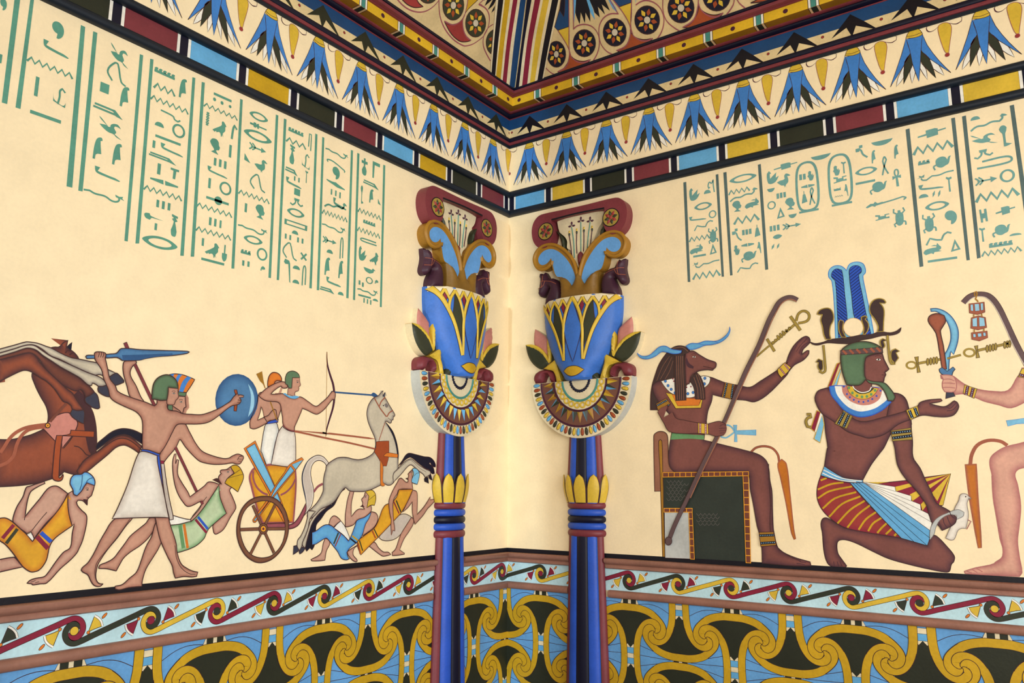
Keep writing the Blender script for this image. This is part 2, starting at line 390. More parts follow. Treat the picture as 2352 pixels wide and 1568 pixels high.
# the bud that folds over the corner
T = bpy.data.objects['lotus_frieze.001']
part('hanging_bud', T, fl('yellow', sh(BUD, 0, 3.572), 0.001, 'mauve', 0.0022, wall='c'), fl('red', ell(0.002, 3.572+BALL[1], 0.0085, 0.0085), 0.0013, 'mauve', 0.0018, 1, wall='c'),
     sk('plum', sh(TEN1, 0, 3.572), 0.0042, 0.0013, wall='c', taper=0.5), sk('plum', sh(TEN2, 0, 3.572), 0.0042, 0.0013, wall='c', taper=0.5))
# dark points on blue and parchment above the frieze
view(1250, 0, 5.227, 'r'); UT = onwall(1765, 785)[0]
PT = rel('1765 785 1900 868 2032 962 1815 910 1776 1030 1725 930 1578 1045', UT, 3.749)
for wall in 'lr':
    S.wall = wall; mir = 1 if wall == 'r' else -1
    T = thing('pointed_border', 'dark blue border with black points and small red dots above the %s wall frieze' % WALLNAME[wall], 'border', at(wall, 1.5, 3.70), 'pointed borders')
    flat('blue_field', T, 'deep', rect(0.0015, LEN, 3.700, 3.766), 0.0016); flat('parchment_field', T, 'parch', rect(0.0015, LEN, 3.646, 3.700), 0.0016)
    st, c0 = (0.2560, 0.148) if wall == 'r' else (0.2640, 0.135)
    for k in range(15):
        u = c0+st*k
        part('dark_point', T, fl('black' if wall == 'r' else 'dgreen', sh(PT, u, 3.752, mir), 0.0024, None, n=1))
        part('red_dot', T, fl('red', ell(u-st/2, 3.683, 0.0065, 0.0065), 0.0022, 'ink', 0.0015, 1))
    # bars and spots on the yellow fascia
    T = thing('yellow_fascia_decoration', 'spots and green bars painted along the yellow cornice of the %s wall' % WALLNAME[wall], 'border', at(wall, 1.5, 3.83, 0.083), 'yellow cornice paintings')
    for k in range(1, 17):
        u = 0.2572*k
        if k > 1 or wall == 'r' or True:
            m = Mesh()
            for key, w_, dd in (('ink', 0.052, 0), ('white', 0.046, 1), ('dgreen', 0.026, 2), ('teal', 0.022, 3)):
                m.fill(key, [rect(u-w_/2, u+w_/2, 3.8022, 3.852)], 0.0825+dd*0.0002, wall)
                s0, s1 = u-w_/2, u+w_/2
                if key != 'teal':
                    kk = 'dgreen' if key == 'dgreen' else ('dadod' if key == 'white' else 'ink')
                    kk = {'ink': 'ink', 'white': 'sand', 'dgreen': 'dgreen'}[key]
                    q = [at(wall, s0, 3.8017-dd*0.0002, 0.032), at(wall, s1, 3.8017-dd*0.0002, 0.032), at(wall, s1, 3.8017-dd*0.0002, 0.0815), at(wall, s0, 3.8017-dd*0.0002, 0.0815)]
                    m.add(q, [[0, 1, 2, 3]], kk)
            m.build('green_bar', T)
        part('spot', T, fl('plum', ell(u-0.1286, 3.827, 0.0115, 0.0115), 0.0828, None, n=1))
# ribbon of running spirals, and the scroll panel beneath: both share their spacing
SP = [-(0.784+0.254*k) for k in range(14, -1, -1)] + [-0.530, -0.292, -0.050, 0.219, 0.479, 0.738] + [0.738+0.2575*k for k in range(1, 15)]
i0 = SP.index(0.738)
tri = ['yellow', 'crimson', 'lotusd']           # the disc colour at each spiral; the ribbon that leaves it takes the next
B = {}
for wall in 'lr':
    B[wall] = thing('spiral_border', 'pale blue border with red, green and yellow running spirals on the %s wall' % WALLNAME[wall], 'border', at(wall, 1.5, 1.152), 'running spiral borders')
    flat('pale_field', B[wall], 'pale', rect(0.001, LEN, 1.098, 1.206), 0.001, wall=wall)
ZS = 1.153
half = [(0.017, 0.004), (0.010, 0.017), (-0.006, 0.022), (-0.021, 0.012), (-0.0265, -0.006), (-0.018, -0.026), (0.0, -0.0365), (0.022, -0.034), (0.06, -0.0215)]
for j in range(len(SP)-1):
    s0, s1 = SP[j], SP[j+1]; g = s1-s0; c = (j-i0) % 3
    pth = [(s0+a, ZS+b) for a, b in half]+[(s1-a, ZS-b) for a, b in half[::-1]]
    pp = smooth(pth, False, 6, 80)
    wf = lambda t: 0.0165*min(1, 0.12+9*min(t, 1-t))
    T = B['l' if (s0+s1)/2 < -0.0 or j == SP.index(-0.050) else 'r']
    m = Mesh(); m.stroke('ink', pp, lambda t: wf(t)+0.0036, 0.0016, wall='c'); m.stroke(tri[(c+2) % 3] if False else {0: 'lotusd', 1: 'yellow', 2: 'crimson'}[c], pp, wf, 0.0018, wall='c'); m.build('spiral_ribbon', T)
    dc = tri[c]
    part('spiral_disc', T, fl(dc, ell(s0, ZS, 0.0135, 0.0135, 16), 0.0022, 'ink', 0.0018, 1, wall='c'))
    for q in (1, -1):
        def f(*pts): return [(s0+q*a, ZS+q*b) for a, b in pts]
        fan = f((-0.045, 0.0085), (-0.066, 0.002), (-0.0885, -0.003), (-0.082, -0.018), (-0.072, -0.030), (-0.0600, -0.0385), (-0.0525, -0.015))
        band = f((-0.0885, -0.003), (-0.083, -0.018), (-0.0725, -0.030), (-0.0600, -0.0385))
        bud = [(s0+q*(-0.0925+a*0.62-b*0.5), ZS+q*(-0.0345+a*0.6+b*0.62)) for a, b in ell(0, 0, 0.0125, 0.0055, 10)]
        part('fan_flower', T, fl('bone' if False else dc, fan, 0.0013+0.0003, 'ink', 0.002, 3, 'c'), sk('ink', band, 0.0078, 0.0019, wall='c'), sk('white', band, 0.0055, 0.0021, wall='c'),
             fl('orange', bud, 0.0014, 'ink', 0.0016, 2, 'c'), fl('orange', ell(s0-q*0.0445, ZS+q*0.0105, 0.0052, 0.0052, 10), 0.0023, 'ink', 0.0014, 1, 'c'))
SP = [-0.022 if q == -0.050 else q for q in SP]
A = {}
for wall in 'lr':
    A[wall] = thing('scroll_panel', 'lower %s wall panel of interlocked yellow scrolls on black and blue' % WALLNAME[wall], 'panel', at(wall, 1.5, 0.6), 'yellow scroll panels')
    flat('blue_field', A[wall], 'panblue', rect(0.001, LEN, 0.13, 1.066), 0.001, wall=wall)
ROW = [1.047-0.2425*r for r in range(4)]
arm = [(-0.74, 1.0), (-0.72, 0.55), (-0.63, 0.14), (-0.43, -0.2), (-0.18, -0.35), (0.06, -0.31), (0.15, -0.14), (0.07, -0.02), (0, 0)]
def rotq(p, k):
    for _ in range(k): p = [(y, -x) for x, y in p]
    return p
for j in range(len(SP)-1):
    s0, s1 = SP[j], SP[j+1]; hw = (s1-s0)/2; cs = (s0+s1)/2; T = A['l' if cs < 0 else 'r']
    leftB = (j-i0) % 2 == 1          # the column left of the swirl is a 'V' column in the top row
    for r in range(4):
        hz = 0.12125; zs = ROW[r]-hz
        mir = 1 if (leftB == (r % 2 == 0)) else -1
        m = Mesh(); dep = 0.0034+0.00005*(j % 2)+0.0001*(r % 2)
        for k in range(4):
            a_ = arm if k in (0, 2) else [(x, y*(1 if abs(x) < 0.9 and abs(y) < .9 else 0.9)) for x, y in arm]
            p = rotq(arm, k)
            if k in (1, 3): q_ = 1 if k == 1 else -1; p = [(q_*1.04, q_*0.84), (q_*0.6, q_*0.825), (q_*0.16, q_*0.70), (-q_*0.17, q_*0.45)]+p[4:]
            if r == 0 and k == 0: p = [(p[0][0], 1.15)]+p
            q = smooth([(cs+mir*x*hw, zs+y*hz) for x, y in p], False, 5, 80)
            wf = lambda t: 0.0315*min(1, 0.18+3.0*(1-t))
            m.stroke('ink', q, lambda t: wf(t)+0.0034, dep-0.0003, wall='c'); m.stroke('gold', q, wf, dep+0.00005*k, wall='c')
            n_ = len(q); tail = []
            for i_ in range(int(n_*0.30), n_-1):
                a0, a1 = q[i_-1], q[i_+1]; tx, ty = a1[0]-a0[0], a1[1]-a0[1]; tl = math.hypot(tx, ty) or 1
                sd = mir if True else 1
                w_ = wf(i_/(n_-1))/2
                tail.append((q[i_][0]+sd*ty/tl*w_, q[i_][1]-sd*tx/tl*w_))
            m.stroke('ink', tail+[q[-1]], 0.0024, dep+0.0004, wall='c')
        m.build('yellow_swirl', T)
for j in range(1, len(SP)-1):
    s = SP[j]; hl = (s-SP[j-1])/2; hr = (SP[j+1]-s)/2; T = A['l' if s < 0.0 else 'r']; hz = 0.12125
    top = (j-i0) % 2 == 1
    for r in range(4):
        z = ROW[r]
        if top == (r % 2 == 0):      # narrow waist of the black funnels, going up and down
            side = [(-0.26, 0.0), (-0.28, 0.45), (-0.37, 0.85), (-0.58, 1.2), (-0.80, 1.34), (-0.88, 1.60), (-0.80, 1.72), (-0.4, 1.82), (0, 1.84)]
            L = [(s+x*hl, z+y*hz) for x, y in side]; R = [(s-x*hr, z+y*hz) for x, y in side][::-1][1:]
            up = smooth(L+R, True, 3)
            L2 = [(s+x*hl, z-y*hz) for x, y in side]; R2 = [(s-x*hr, z-y*hz) for x, y in side][::-1][1:]
            dn = smooth(L2+R2, True, 3)
            if r > 0: part('black_funnel', T, fl('dgreen', up, 0.0024, None, n=1, wall='c'))
            part('black_funnel', T, fl('dgreen', dn, 0.0024, None, n=1, wall='c'))
            w = 0.24; gs = []
            def R_(y0, y1, key): return fl(key, [(s-w*hl, z+y0*hz), (s+w*hr, z+y0*hz), (s+w*hr, z+y1*hz), (s-w*hl, z+y1*hz)], 0.0028, 'ink', 0.0018, 1, 'c')
            if r > 0: gs += [R_(0.09, 0.31, 'sky')]
            gs += [R_(-0.09, 0.09, 'bone'), R_(-0.31, -0.09, 'sky')]
            for q in ((1, -1) if r > 0 else (-1,)):
                for t0, t1 in ((-w*hl, 0.0), (0.0, w*hr)):
                    gs.append(fl('bone', [(s+t0, z+q*0.31*hz), (s+t1, z+q*0.31*hz), (s+(t0+t1)/2, z+q*0.45*hz)], 0.0028, 'ink', 0.0016, 1, 'c'))
            part('striped_clasp', T, *gs)
        else:
            h = 0.22; zt_, zb = z+h*hz*(1 if r else 0.14/0.22), z-h*hz-0.006
            gs = [fl('dgreen', [(s-0.27*hl, zb), (s+0.27*hr, zb), (s+0.27*hr, zt_), (s-0.27*hl, zt_)], 0.0028, None, n=1, wall='c'),
                  fl('bone', [(s-0.06*hl, zb), (s+0.06*hr, zb), (s+0.06*hr, zt_), (s-0.06*hl, zt_)], 0.003, None, n=1, wall='c')]
            for q, hh in ((-1, hl), (1, hr)):
                zz = [zt_, (zt_+zb)/2, zb] if r else [zt_+0.01, zb]
                for a, b in zip(zz[:-1], zz[1:]):
                    gs.append(fl('bone', [(s+q*0.27*hh, a), (s+q*0.27*hh, b), (s+q*0.38*hh, (a+b)/2)], 0.003, 'ink', 0.0016, 1, 'c'))
                fanl = [(0.10, 0.20), (0.0, 0.0), (-0.10, -0.22)] if r else [(0.0, -0.22)]
                if r:
                    for z0, z1 in ((0.16, 0.42), (0.02, 0.06), (-0.12, -0.34)):
                        gs.append(sk('ink', [(s+q*0.38*hh, z+z0*hz), (s+q*0.75*hh, z+(z0+(z1-z0)*0.15)*hz), (s+q*1.15*hh, z+(z0+(z1-z0)*0.5)*hz), (s+q*1.6*hh, z+z1*hz)], 0.0022, 0.0013, wall='c'))
                else: gs.append(sk('ink', [(s+q*0.38*hh, z-0.02*hz), (s+q*0.8*hh, z+0.02*hz), (s+q*1.2*hh, z-0.06*hz), (s+q*1.65*hh, z-0.3*hz)], 0.0022, 0.0013, wall='c'))
            part('barred_clasp', T, *gs)
# ---------------------------------------------------------------- painted sloping ceiling
def strips(name, parent, rows, wall, key):
    S.wall = wall
    a = P2(rows[0]); b = P2(rows[1])
    lp = smooth(a, False, 5, 180)+smooth(b, False, 5, 180)[::-1]
    m = Mesh(); m.fill(key, [lp], 0.004, wall); return m.build(name, parent)
T = thing('striped_hip_rib', 'striped rib of blue, red, yellow and black climbing the ceiling corner', 'rib', cove('r', 0.2, 0.2), None)
view(1000, 0, 7.84)
RR = [('deep', '1662 -60 1560 750 1452 1568', '1530 -60 1412 750 1325 1568'), ('bone', '1530 -60 1412 750 1325 1568', '1480 -60 1352 750 1268 1530'), ('crimson', '1478 -60 1352 750 1268 1530', '1398 -60 1278 750 1200 1470'),
 ('bone', '1398 -60 1278 750 1200 1470', '1345 -60 1235 750 1165 1430'), ('gold', '1345 -60 1235 750 1170 1430', '1250 -60 1150 750 1085 1370'), ('bone', '1250 -60 1150 750 1085 1370', '1222 -60 1125 750 1070 1350'), ('black', '1222 -60 1125 750 1070 1350', '1128 -60 1048 750 1003 1300'), ('bone', '1128 -60 1048 750 1003 1300', '1090 -60 1022 750 985 1290')]
for k, a, b in RR: strips('stripe', T, (a, b), 'cl', k)
RR = [('navy', '1662 -60 1560 750 1450 1568', '1748 -60 1608 750 1508 1575'), ('bone', '1748 -60 1608 750 1508 1575', '1805 -60 1660 750 1562 1575'), ('crimson', '1805 -60 1660 750 1562 1575', '1908 -60 1752 750 1652 1565'),
 ('bone', '1908 -60 1752 750 1652 1565', '1955 -60 1800 750 1700 1555'), ('yellow', '1955 -60 1800 750 1700 1555', '2065 -60 1905 750 1785 1530'), ('bone', '2065 -60 1905 750 1785 1530', '2118 -60 1960 750 1832 1510'), ('black', '2118 -60 1960 750 1832 1510', '2232 -60 2060 750 1922 1475'), ('bone', '2232 -60 2060 750 1922 1475', '2265 -60 2085 750 1945 1460')]
for k, a, b in RR: strips('stripe', T, (a, b), 'cr', k)
def rosette(parent, cx, cy, rx, ry, disc, rot=0.2, clip=None, cols=('rust', 'yellow')):
    m = Mesh()
    lp = [onwall(cx+rx*math.cos(i*math.tau/24), cy+ry*math.sin(i*math.tau/24)) for i in range(24)]
    if clip: lp = P2(clip)
    m.fill(disc, [lp], 0.0012); m.stroke('ink', lp, 0.003, 0.0014, True)
    for k in range(8):
        a = rot+k*math.tau/8
        def q(r, b): return onwall(cx+rx*(r*math.cos(a)-b*math.sin(a)), cy+ry*(r*math.sin(a)+b*math.cos(a)))
        pts = [q(0.30, 0), q(0.5, 0.16), q(0.60, 0.14), q(0.84, 0), q(0.60, -0.14), q(0.5, -0.16)]
        if clip and (cx+rx*0.84*math.cos(a)) > clip_x: continue
        m.fill(cols[k % 2], [pts], 0.0018)
    if not clip: m.fill('grey', [[onwall(cx+rx*0.25*math.cos(i*math.tau/14), cy+ry*0.25*math.sin(i*math.tau/14)) for i in range(14)]], 0.002)
    return m.build('rosette', parent)
clip_x = 1015
T = thing('rosette_ceiling_band', 'right ceiling slope painted with dark blue rosettes, brown crescents and lotus spikes', 'ceiling painting', cove('r', 1.0, 0.25), 'painted ceiling slopes')
view(1250, 0, 5.227, 'cr')
S.k = 0
for p in ('245 -60 290 -60 300 320 165 365 125 325 180 130', '830 -60 1052 -60 1050 30 900 85 830 0'): paint('blue_field', T, F('deep', p, n=1))
for p in ('165 365 298 320 300 450 298 585 240 480', '900 85 1050 30 1047 200 1036 315 985 210', '1870 -60 1850 20 1845 -60'): paint('yellow_wedge', T, F('yellow', p))
paint('dark_leaf', T, F('navy', '215 -40 250 -40 245 120 235 200 185 120'))
for k_, p in (('sky', '345 -60 388 -60 372 150 350 345'), ('black', '388 -60 375 150 385 190 427 290 440 145 490 278 497 150 555 262 550 130 510 0 500 -60'), ('sky', '500 -60 510 0 550 130 560 160 610 238 590 120 545 0 530 -60'),
      ('black', '540 -60 545 0 590 100 605 150 668 208 645 80 730 172 690 50 790 130 735 0 700 -60'), ('sky', '740 -60 770 0 820 95 888 165 860 90 800 0 770 -60'), ('sky', '1098 -40 1108 -40 1100 45')): paint('lotus_spike', T, F(k_, p, None, n=1))
for p in ('305 630 330 680 400 725 480 735 550 715 520 770 480 800 340 838 215 875 160 862 225 830 285 750 305 680', '1035 350 1050 400 1100 450 1200 475 1305 460 1270 500 1235 535 1090 582 950 630 870 608 960 570 1020 480 1035 400', '1850 30 1860 80 1900 130 1980 170 2060 180 2150 155 2110 205 2065 255 1930 298 1800 335 1665 330 1760 280 1830 180 1855 90', '2700 -170 2720 -130 2800 -120 2950 -140 2880 -60 2620 20 2480 35 2580 -20 2650 -100'):
    paint('brown_crescent', T, F('rust', p))
for p in ('20 815 80 870 155 905', '350 350 400 310 480 292 560 310 620 360 655 430 665 500 655 590 620 680 560 770', '895 165 800 165 720 210 670 290 658 370 665 460 690 540 760 620 860 665', '1100 60 1160 20 1230 5 1320 30 1390 90 1425 160 1440 240 1425 340 1390 420 1330 500', '1430 -60 1425 80 1440 180 1480 260 1560 330 1650 385', '298 -60 300 320 302 590 330 690 400 740 480 750 560 715', '165 365 240 480 298 590 305 660 270 790 165 862', '1052 -60 1050 30 1042 320 1070 430 1150 480 1230 490 1305 460', '780 -60 900 85 985 210 1035 320 1040 400 990 540 870 608', '355 350 350 -40', '890 165 780 -20', '1855 -60 1850 60 1800 230 1665 330', '1850 20 1880 110 1960 180 2060 205 2150 155', '2290 -60 2270 60 2160 215', '2295 -60 2340 30 2420 100'):
    paint('outline', T, St('mauve', 0.0042, p))
for c in ((483, 518, 135, 162), (848, 388, 140, 165), (1237, 240, 150, 170), (1643, 95, 158, 178), (2070, -45, 165, 175), (2500, -190, 170, 185)): rosette(T, *c, 'navy')
S.k = 6
clip_x = 5000
rosette(T, 147, 650, 112, 155, 'navy')
T = thing('rosette_ceiling_band', 'left ceiling slope painted with dark green rosettes and red-brown crescents', 'ceiling painting', cove('l', 1.0, 0.25), 'painted ceiling slopes')
view(1000, 0, 7.84, 'cl'); S.k = 0
paint('yellow_wedge', T, F('gold', '590 -60 820 -60 760 0 600 155 540 235 565 130 585 0'))
paint('brown_crescent', T, F('red', '160 380 225 432 300 442 400 418 470 360 505 310 490 400 500 520 540 630 640 730 560 750 450 745 330 660 240 540'))
for p in ('65 -60 65 150 90 320 150 480 240 620 360 740 500 820 560 825 680 790 800 710 870 650', '780 80 880 130 940 200 970 300 965 420 930 540 870 650', '1040 435 950 500 880 620 858 740 870 850 920 970 990 1095', '540 235 500 320 490 430 510 560 560 660 640 730', '585 -60 575 60 545 200 500 330 400 420 300 445 160 380', '780 75 860 0 920 -60', '780 75 840 95'):
    paint('outline', T, St('mauve', 0.0042, p))
for k_, p in (('black', '885 110 1010 0 1040 -60 960 -60 930 0'), ('black', '940 180 1040 90 1085 0 1100 -60 1060 -60 1015 30'), ('black', '1005 232 1060 180 1072 100 1040 150'), ('deep', '855 -10 880 10 930 -60 900 -60')): paint('lotus_spike', T, F(k_, p, None))
rosette(T, 723, 415, 182, 250, 'leaf', 0.05); rosette(T, 320, 95, 190, 265, 'leaf', 0.05)
paint('half_rosette', T, F('leaf', '1036 535 960 600 918 700 915 800 945 900 1000 968 1020 750'), F('rust', '1015 665 985 680 955 700 985 730 1012 735', None), F('yellow', '1005 785 975 800 945 850 985 845 1003 838', None))
view(780, 0, 6.918); S.k = 0
paint('brown_crescent', T, F('red', '960 -60 1000 0 1090 80 1200 120 1330 108 1270 60 1230 0 1225 -60'))
paint('outline', T, St('mauve', 0.0042, '880 -60 925 0 1000 80 1100 150 1230 190 1360 180 1480 110 1580 0 1600 -60'))
rosette(T, 1405, -95, 150, 145, 'leaf', 0.05); rosette(T, 1010, -330, 150, 190, 'leaf', 0.05)

# ---------------------------------------------------------------- the two half columns
CU = 0.505
def CP(wall, s, h, d): return at(wall, CU+(s if wall == 'r' else -s), h, d)
def pillow(m, key, loop, d1, H=0.0, r=0.03, d0=0.0, step=0.012, side=None, base=None, wall='r'):
    """relief: face at depth d1 over the outline, swelling by H inside it, with side walls back to d0"""
    lp = ccw(loop); n = len(lp)
    V = [Vector(p) for p in lp]; n0 = n
    if H or base:
        xs = [p[0] for p in lp]; ys = [p[1] for p in lp]
        y = min(ys)+step/2; row = 0
        while y < max(ys):
            x = min(xs)+step/2+(step/2 if row % 2 else 0)
            while x < max(xs):
                ins = False
                for i in range(n):
                    a, b = lp[i-1], lp[i]
                    if (a[1] > y) != (b[1] > y) and x < (b[0]-a[0])*(y-a[1])/(b[1]-a[1])+a[0]: ins = not ins
                if ins and edist(lp, x, y) > step*0.45: V.append(Vector((x, y)))
                x += step
            y += step*0.87; row += 1
    vo, _, fo, ov, _, _ = geometry.delaunay_2d_cdt(V, [(i, (i+1) % n) for i in range(n)], [], 1, 1e-6)
    P3 = []
    for q in vo:
        ds = min(1, edist(lp, q.x, q.y)/r) if H else 0
        b = base(q.x, q.y) if base else 0
        P3.append(CP(wall, q.x, q.y, d1+b+H*math.sqrt(max(0, 1-(1-ds)**2))))
    fs = []
    for f in fo:
        a = sarea([vo[i] for i in f]); f = list(f)
        fs.append(f if a > 0 else f[::-1])
    m.add(P3, fs, key)
    if d0 is not None:
        A_ = [CP(wall, p[0], p[1], d1+(base(*p) if base else 0)) for p in lp]; B_ = [CP(wall, p[0], p[1], d0) for p in lp]
        m.add(A_+B_, [[i, n0+i, n0+(i+1) % n0, (i+1) % n0] for i in range(n0)], side or key)
def edist(lp, x, y):
    best = 9
    for i in range(len(lp)):
        a, b = lp[i-1], lp[i]; dx, dy = b[0]-a[0], b[1]-a[1]; L2 = dx*dx+dy*dy or 1e-12
        t = max(0, min(1, ((x-a[0])*dx+(y-a[1])*dy)/L2)); e = math.hypot(x-a[0]-t*dx, y-a[1]-t*dy)
        if e < best: best = e
    return best
def cstroke(m, key, path, wd, dfn, closed=False, wall='r', lift=0.0):
    """a raised cord or painted line that follows depth dfn(s, h)"""
    n = len(path); V = []; F_ = []
    for i, q in enumerate(path):
        a = path[(i-1) % n] if closed or i else q; b = path[(i+1) % n] if closed or i < n-1 else q
        tx, ty = b[0]-a[0], b[1]-a[1]; tl = math.hypot(tx, ty) or 1; w_ = (wd(i/(n-1)) if callable(wd) else wd)/2
        for o_, l_ in ((-1, 0), (-0.6, 0.8), (0, 1), (0.6, 0.8), (1, 0)):
            s, h = q[0]-ty/tl*w_*o_, q[1]+tx/tl*w_*o_
            V.append(CP(wall, s, h, dfn(s, h)+l_*lift))
    for i in range(n if closed else n-1):
        j = (i+1) % n
        for k in range(4): F_.append([5*i+k, 5*i+k+1, 5*j+k+1, 5*j+k])
    m.add(V, F_, key)
def C2(s, n=4, ang=58, closed=True):
    return smooth([(u-CU, z) for u, z in P2(s)], closed, n, ang)
SD = 0.6         # the half columns are flattened towards the wall
RZ = [(0.0, 0.142), (0.14, 0.134), (0.67, 0.121), (1.29, 0.102), (1.36, 0.100), (1.56, 0.112), (1.86, 0.094), (1.95, 0.09)]
def rad(z):
    for (a, ra), (b, rb) in zip(RZ[:-1], RZ[1:]):
        if z <= b: return ra+(rb-ra)*(z-a)/(b-a)
    return RZ[-1][1]
def lathe(m, key, zs, rf, f0, f1, nf, wall, key2=None):
    V = []; Fc = []
    for z in zs:
        for i in range(nf+1):
            f = f0+(f1-f0)*i/nf; r = rf(f, z); V.append(CP(wall, -r*math.cos(f), z, SD*r*math.sin(f)))
    for a in range(len(zs)-1):
        for i in range(nf): q = a*(nf+1)+i; Fc.append([q, q+1, q+nf+2, q+nf+1])
    m.add(V, Fc, key)
FACE = lambda d: (lambda s, h: d)
def column(wall, label):
    S.wall = 'r'
    T = thing('lotus_column', label, 'column', at(wall, CU, 0, 0.0), 'painted half columns')
    cols = ['maroon', 'royal', 'navy', 'royal', 'maroon']; seg = math.pi/5
    def done(m, name, par=T, sm=False):
        o = m.build(name, par, sm)
        if sm:
            e = o.modifiers.new('split', 'EDGE_SPLIT'); e.split_angle = math.radians(48)
        return o
    for zs in ([0.0+1.36*i/14 for i in range(15)], [1.52+0.36*i/6 for i in range(7)]):
        for k in range(5):
            m = Mesh(); rf = lambda f, z: rad(z)*(0.925+0.10*abs(math.sin(f*5))**0.7) if True else 0
            lathe(m, cols[k], zs, rf, k*seg, (k+1)*seg, 8, wall)
            if k: lathe(m, 'black', zs, lambda f, z: rad(z)*0.938, k*seg-0.035, k*seg+0.035, 2, wall)
            done(m, 'shaft_rib', sm=True)
    for key, z0, z1 in (('maroon', 1.493, 1.526), ('royal', 1.458, 1.491), ('navy', 1.424, 1.457), ('royal', 1.390, 1.423), ('maroon', 1.354, 1.389)):
        m = Mesh(); c = (z0+z1)/2; h = (z1-z0)/2
        lathe(m, key, [c-h*math.cos(math.pi*i/8) for i in range(9)], lambda f, z: 0.095+0.015*math.sqrt(max(0, 1-((z-c)/h)**2)), 0, math.pi, 24, wall)
        done(m, 'binding_ring', sm=True)
    for k in range(5):
        m = Mesh(); V = []; Fc = []; nz, nf = 10, 8
        tipz = 1.665; c = (k+0.5)*seg
        prof = lambda z: 0.107+0.020*math.sin(min(1, (z-1.526)/0.115)*math.pi*0.62)
        for iz in range(nz+1):
            t = iz/nz; z = 1.524+(tipz-1.524)*t; wv = seg/2*(1.0 if t < 0.45 else math.sqrt(max(0, 1-((t-0.45)/0.55)**1.7)))
            for i in range(nf+1):
                g = -1+2*i/nf; f = c+g*wv; r = prof(z)*(1+0.05*(1-g*g))+0.001; V.append(CP(wall, -r*math.cos(f), z, SD*r*math.sin(f)))
        for a in range(nz):
            for i in range(nf): q = a*(nf+1)+i; Fc.append([q, q+1, q+nf+2, q+nf+1])
        m.add(V, Fc, 'yellow')
        for i in (0, nf):
            V2 = []
            for a in range(nz+1):
                p = V[a*(nf+1)+i]; t = a/nz; z = p.z; wv = seg/2*(1.0 if t < 0.45 else math.sqrt(max(0, 1-((t-0.45)/0.55)**1.7)))
                for g in (-1, -0.86) if i == 0 else (0.86, 1):
                    f = c+g*wv; r = prof(z)*(1+0.05*(1-g*g))+0.0022; V2.append(CP(wall, -r*math.cos(f), z, SD*r*math.sin(f)))
            m.add(V2, [[2*a, 2*a+1, 2*a+3, 2*a+2] for a in range(nz)], 'ink')
        done(m, 'calyx_petal', sm=True)
    # --- capital, from the collar up
    view(900, 740, 3.92, 'r', 0.06)
    R0 = 2.152
    m = Mesh(); half = [(0.302*math.cos(a), R0+0.302*math.sin(a)) for a in [-math.pi*i/40 for i in range(41)]]
    pillow(m, 'bone', half, 0.060, side='greyp', wall=wall); col = done(m, 'collar')
    D = 0.0605
    def arc(r, a0=0.0, a1=-math.pi, n=40): return [(r*math.cos(a0+(a1-a0)*i/n), R0-0.002+r*math.sin(a0+(a1-a0)*i/n)) for i in range(n+1)]
    m = Mesh(); pillow(m, 'mud', arc(0.238)+arc(0.160)[::-1], D+0.0005, d0=None, wall=wall)
    for r_, w_, k_ in ((0.240, 0.011, 'plum'), (0.158, 0.010, 'plum'), (0.106, 0.012, 'teal')): cstroke(m, k_, arc(r_), w_, FACE(D+0.001), lift=0.004, wall=wall)
    done(m, 'collar_bands', col)
    tears = ['royal', 'rust', 'navy', 'yellow', 'sky', 'mud']
    m_ = 34
    for i in range(m_):
        a = -math.pi*(i+0.5)/m_; m = Mesh(); ca, sa = math.cos(a), math.sin(a); lp = []
        for j in range(12):
            b = j*math.tau/12; x = 0.270+0.0205*math.cos(b); y = (0.0092+0.002*math.cos(b))*math.sin(b); lp.append((x*ca-y*sa, R0+x*sa+y*ca))
        pillow(m, ['rust', 'sky', 'yellow', 'lotusd'][i % 4], lp, D, 0.006, 0.009, d0=None, step=0.006, wall=wall); cstroke(m, 'ink', lp, 0.0022, FACE(D+0.0006), True, wall=wall); done(m, 'teardrop_bead', col)
    for i in range(17):
        a = -math.pi*(i+0.5)/17; da = math.pi/17*0.5; m = Mesh(); key, k2 = (('yellow', 'ochre'), ('sky', 'lotusd'))[i % 2]
        def q(r, b): return (r*math.cos(a+b), R0+r*math.sin(a+b))
        A1, A2, TP = q(0.166, -da*1.1), q(0.166, da*1.1), q(0.226, 0); MI = q(0.170, 0)
        m.add([CP(wall, *A1, D+0.001), CP(wall, *TP, D+0.001), CP(wall, *MI, D+0.012)], [[0, 1, 2]], key); m.add([CP(wall, *A2, D+0.001), CP(wall, *TP, D+0.001), CP(wall, *MI, D+0.012)], [[0, 2, 1]], k2); done(m, 'pointed_bead', col)
    for i in range(12):
        a = -math.pi*(i+0.5)/12; m = Mesh(); cx, cy = 0.132*math.cos(a), R0+0.132*math.sin(a)
        cstroke(m, 'yellow', ell(cx, cy, 0.0135, 0.0135, 14), 0.0085, FACE(D+0.0006), True, lift=0.004, wall=wall); done(m, 'ring_bead', col)
    for i in range(13):
        a = -math.pi*(0.07+0.86*i/12); m = Mesh(); pillow(m, 'bead', ell(0.058*math.cos(a), R0+0.008+0.066*math.sin(a), 0.0088, 0.0088, 10), D, 0.006, 0.006, d0=None, step=0.005, wall=wall); done(m, 'black_bead', col)
    def piece(name, key, pts, d1, H=0.0, r=0.03, side=None, ink=None, par=T, d0=0.0, extra=None, iw=0.003, ang=58):
        lp = C2(pts, 4, ang) if isinstance(pts, str) else pts
        m = Mesh(); pillow(m, key, lp, d1, H, r, d0, 0.011, side, wall=wall)
        if ink: cstroke(m, ink, lp, iw, FACE(d1+0.0006), True, wall=wall)
        if extra: extra(m)
        return done(m, name, par, sm=H > 0)
    def mirror(p): return [(-x, y) for x, y in p][::-1]
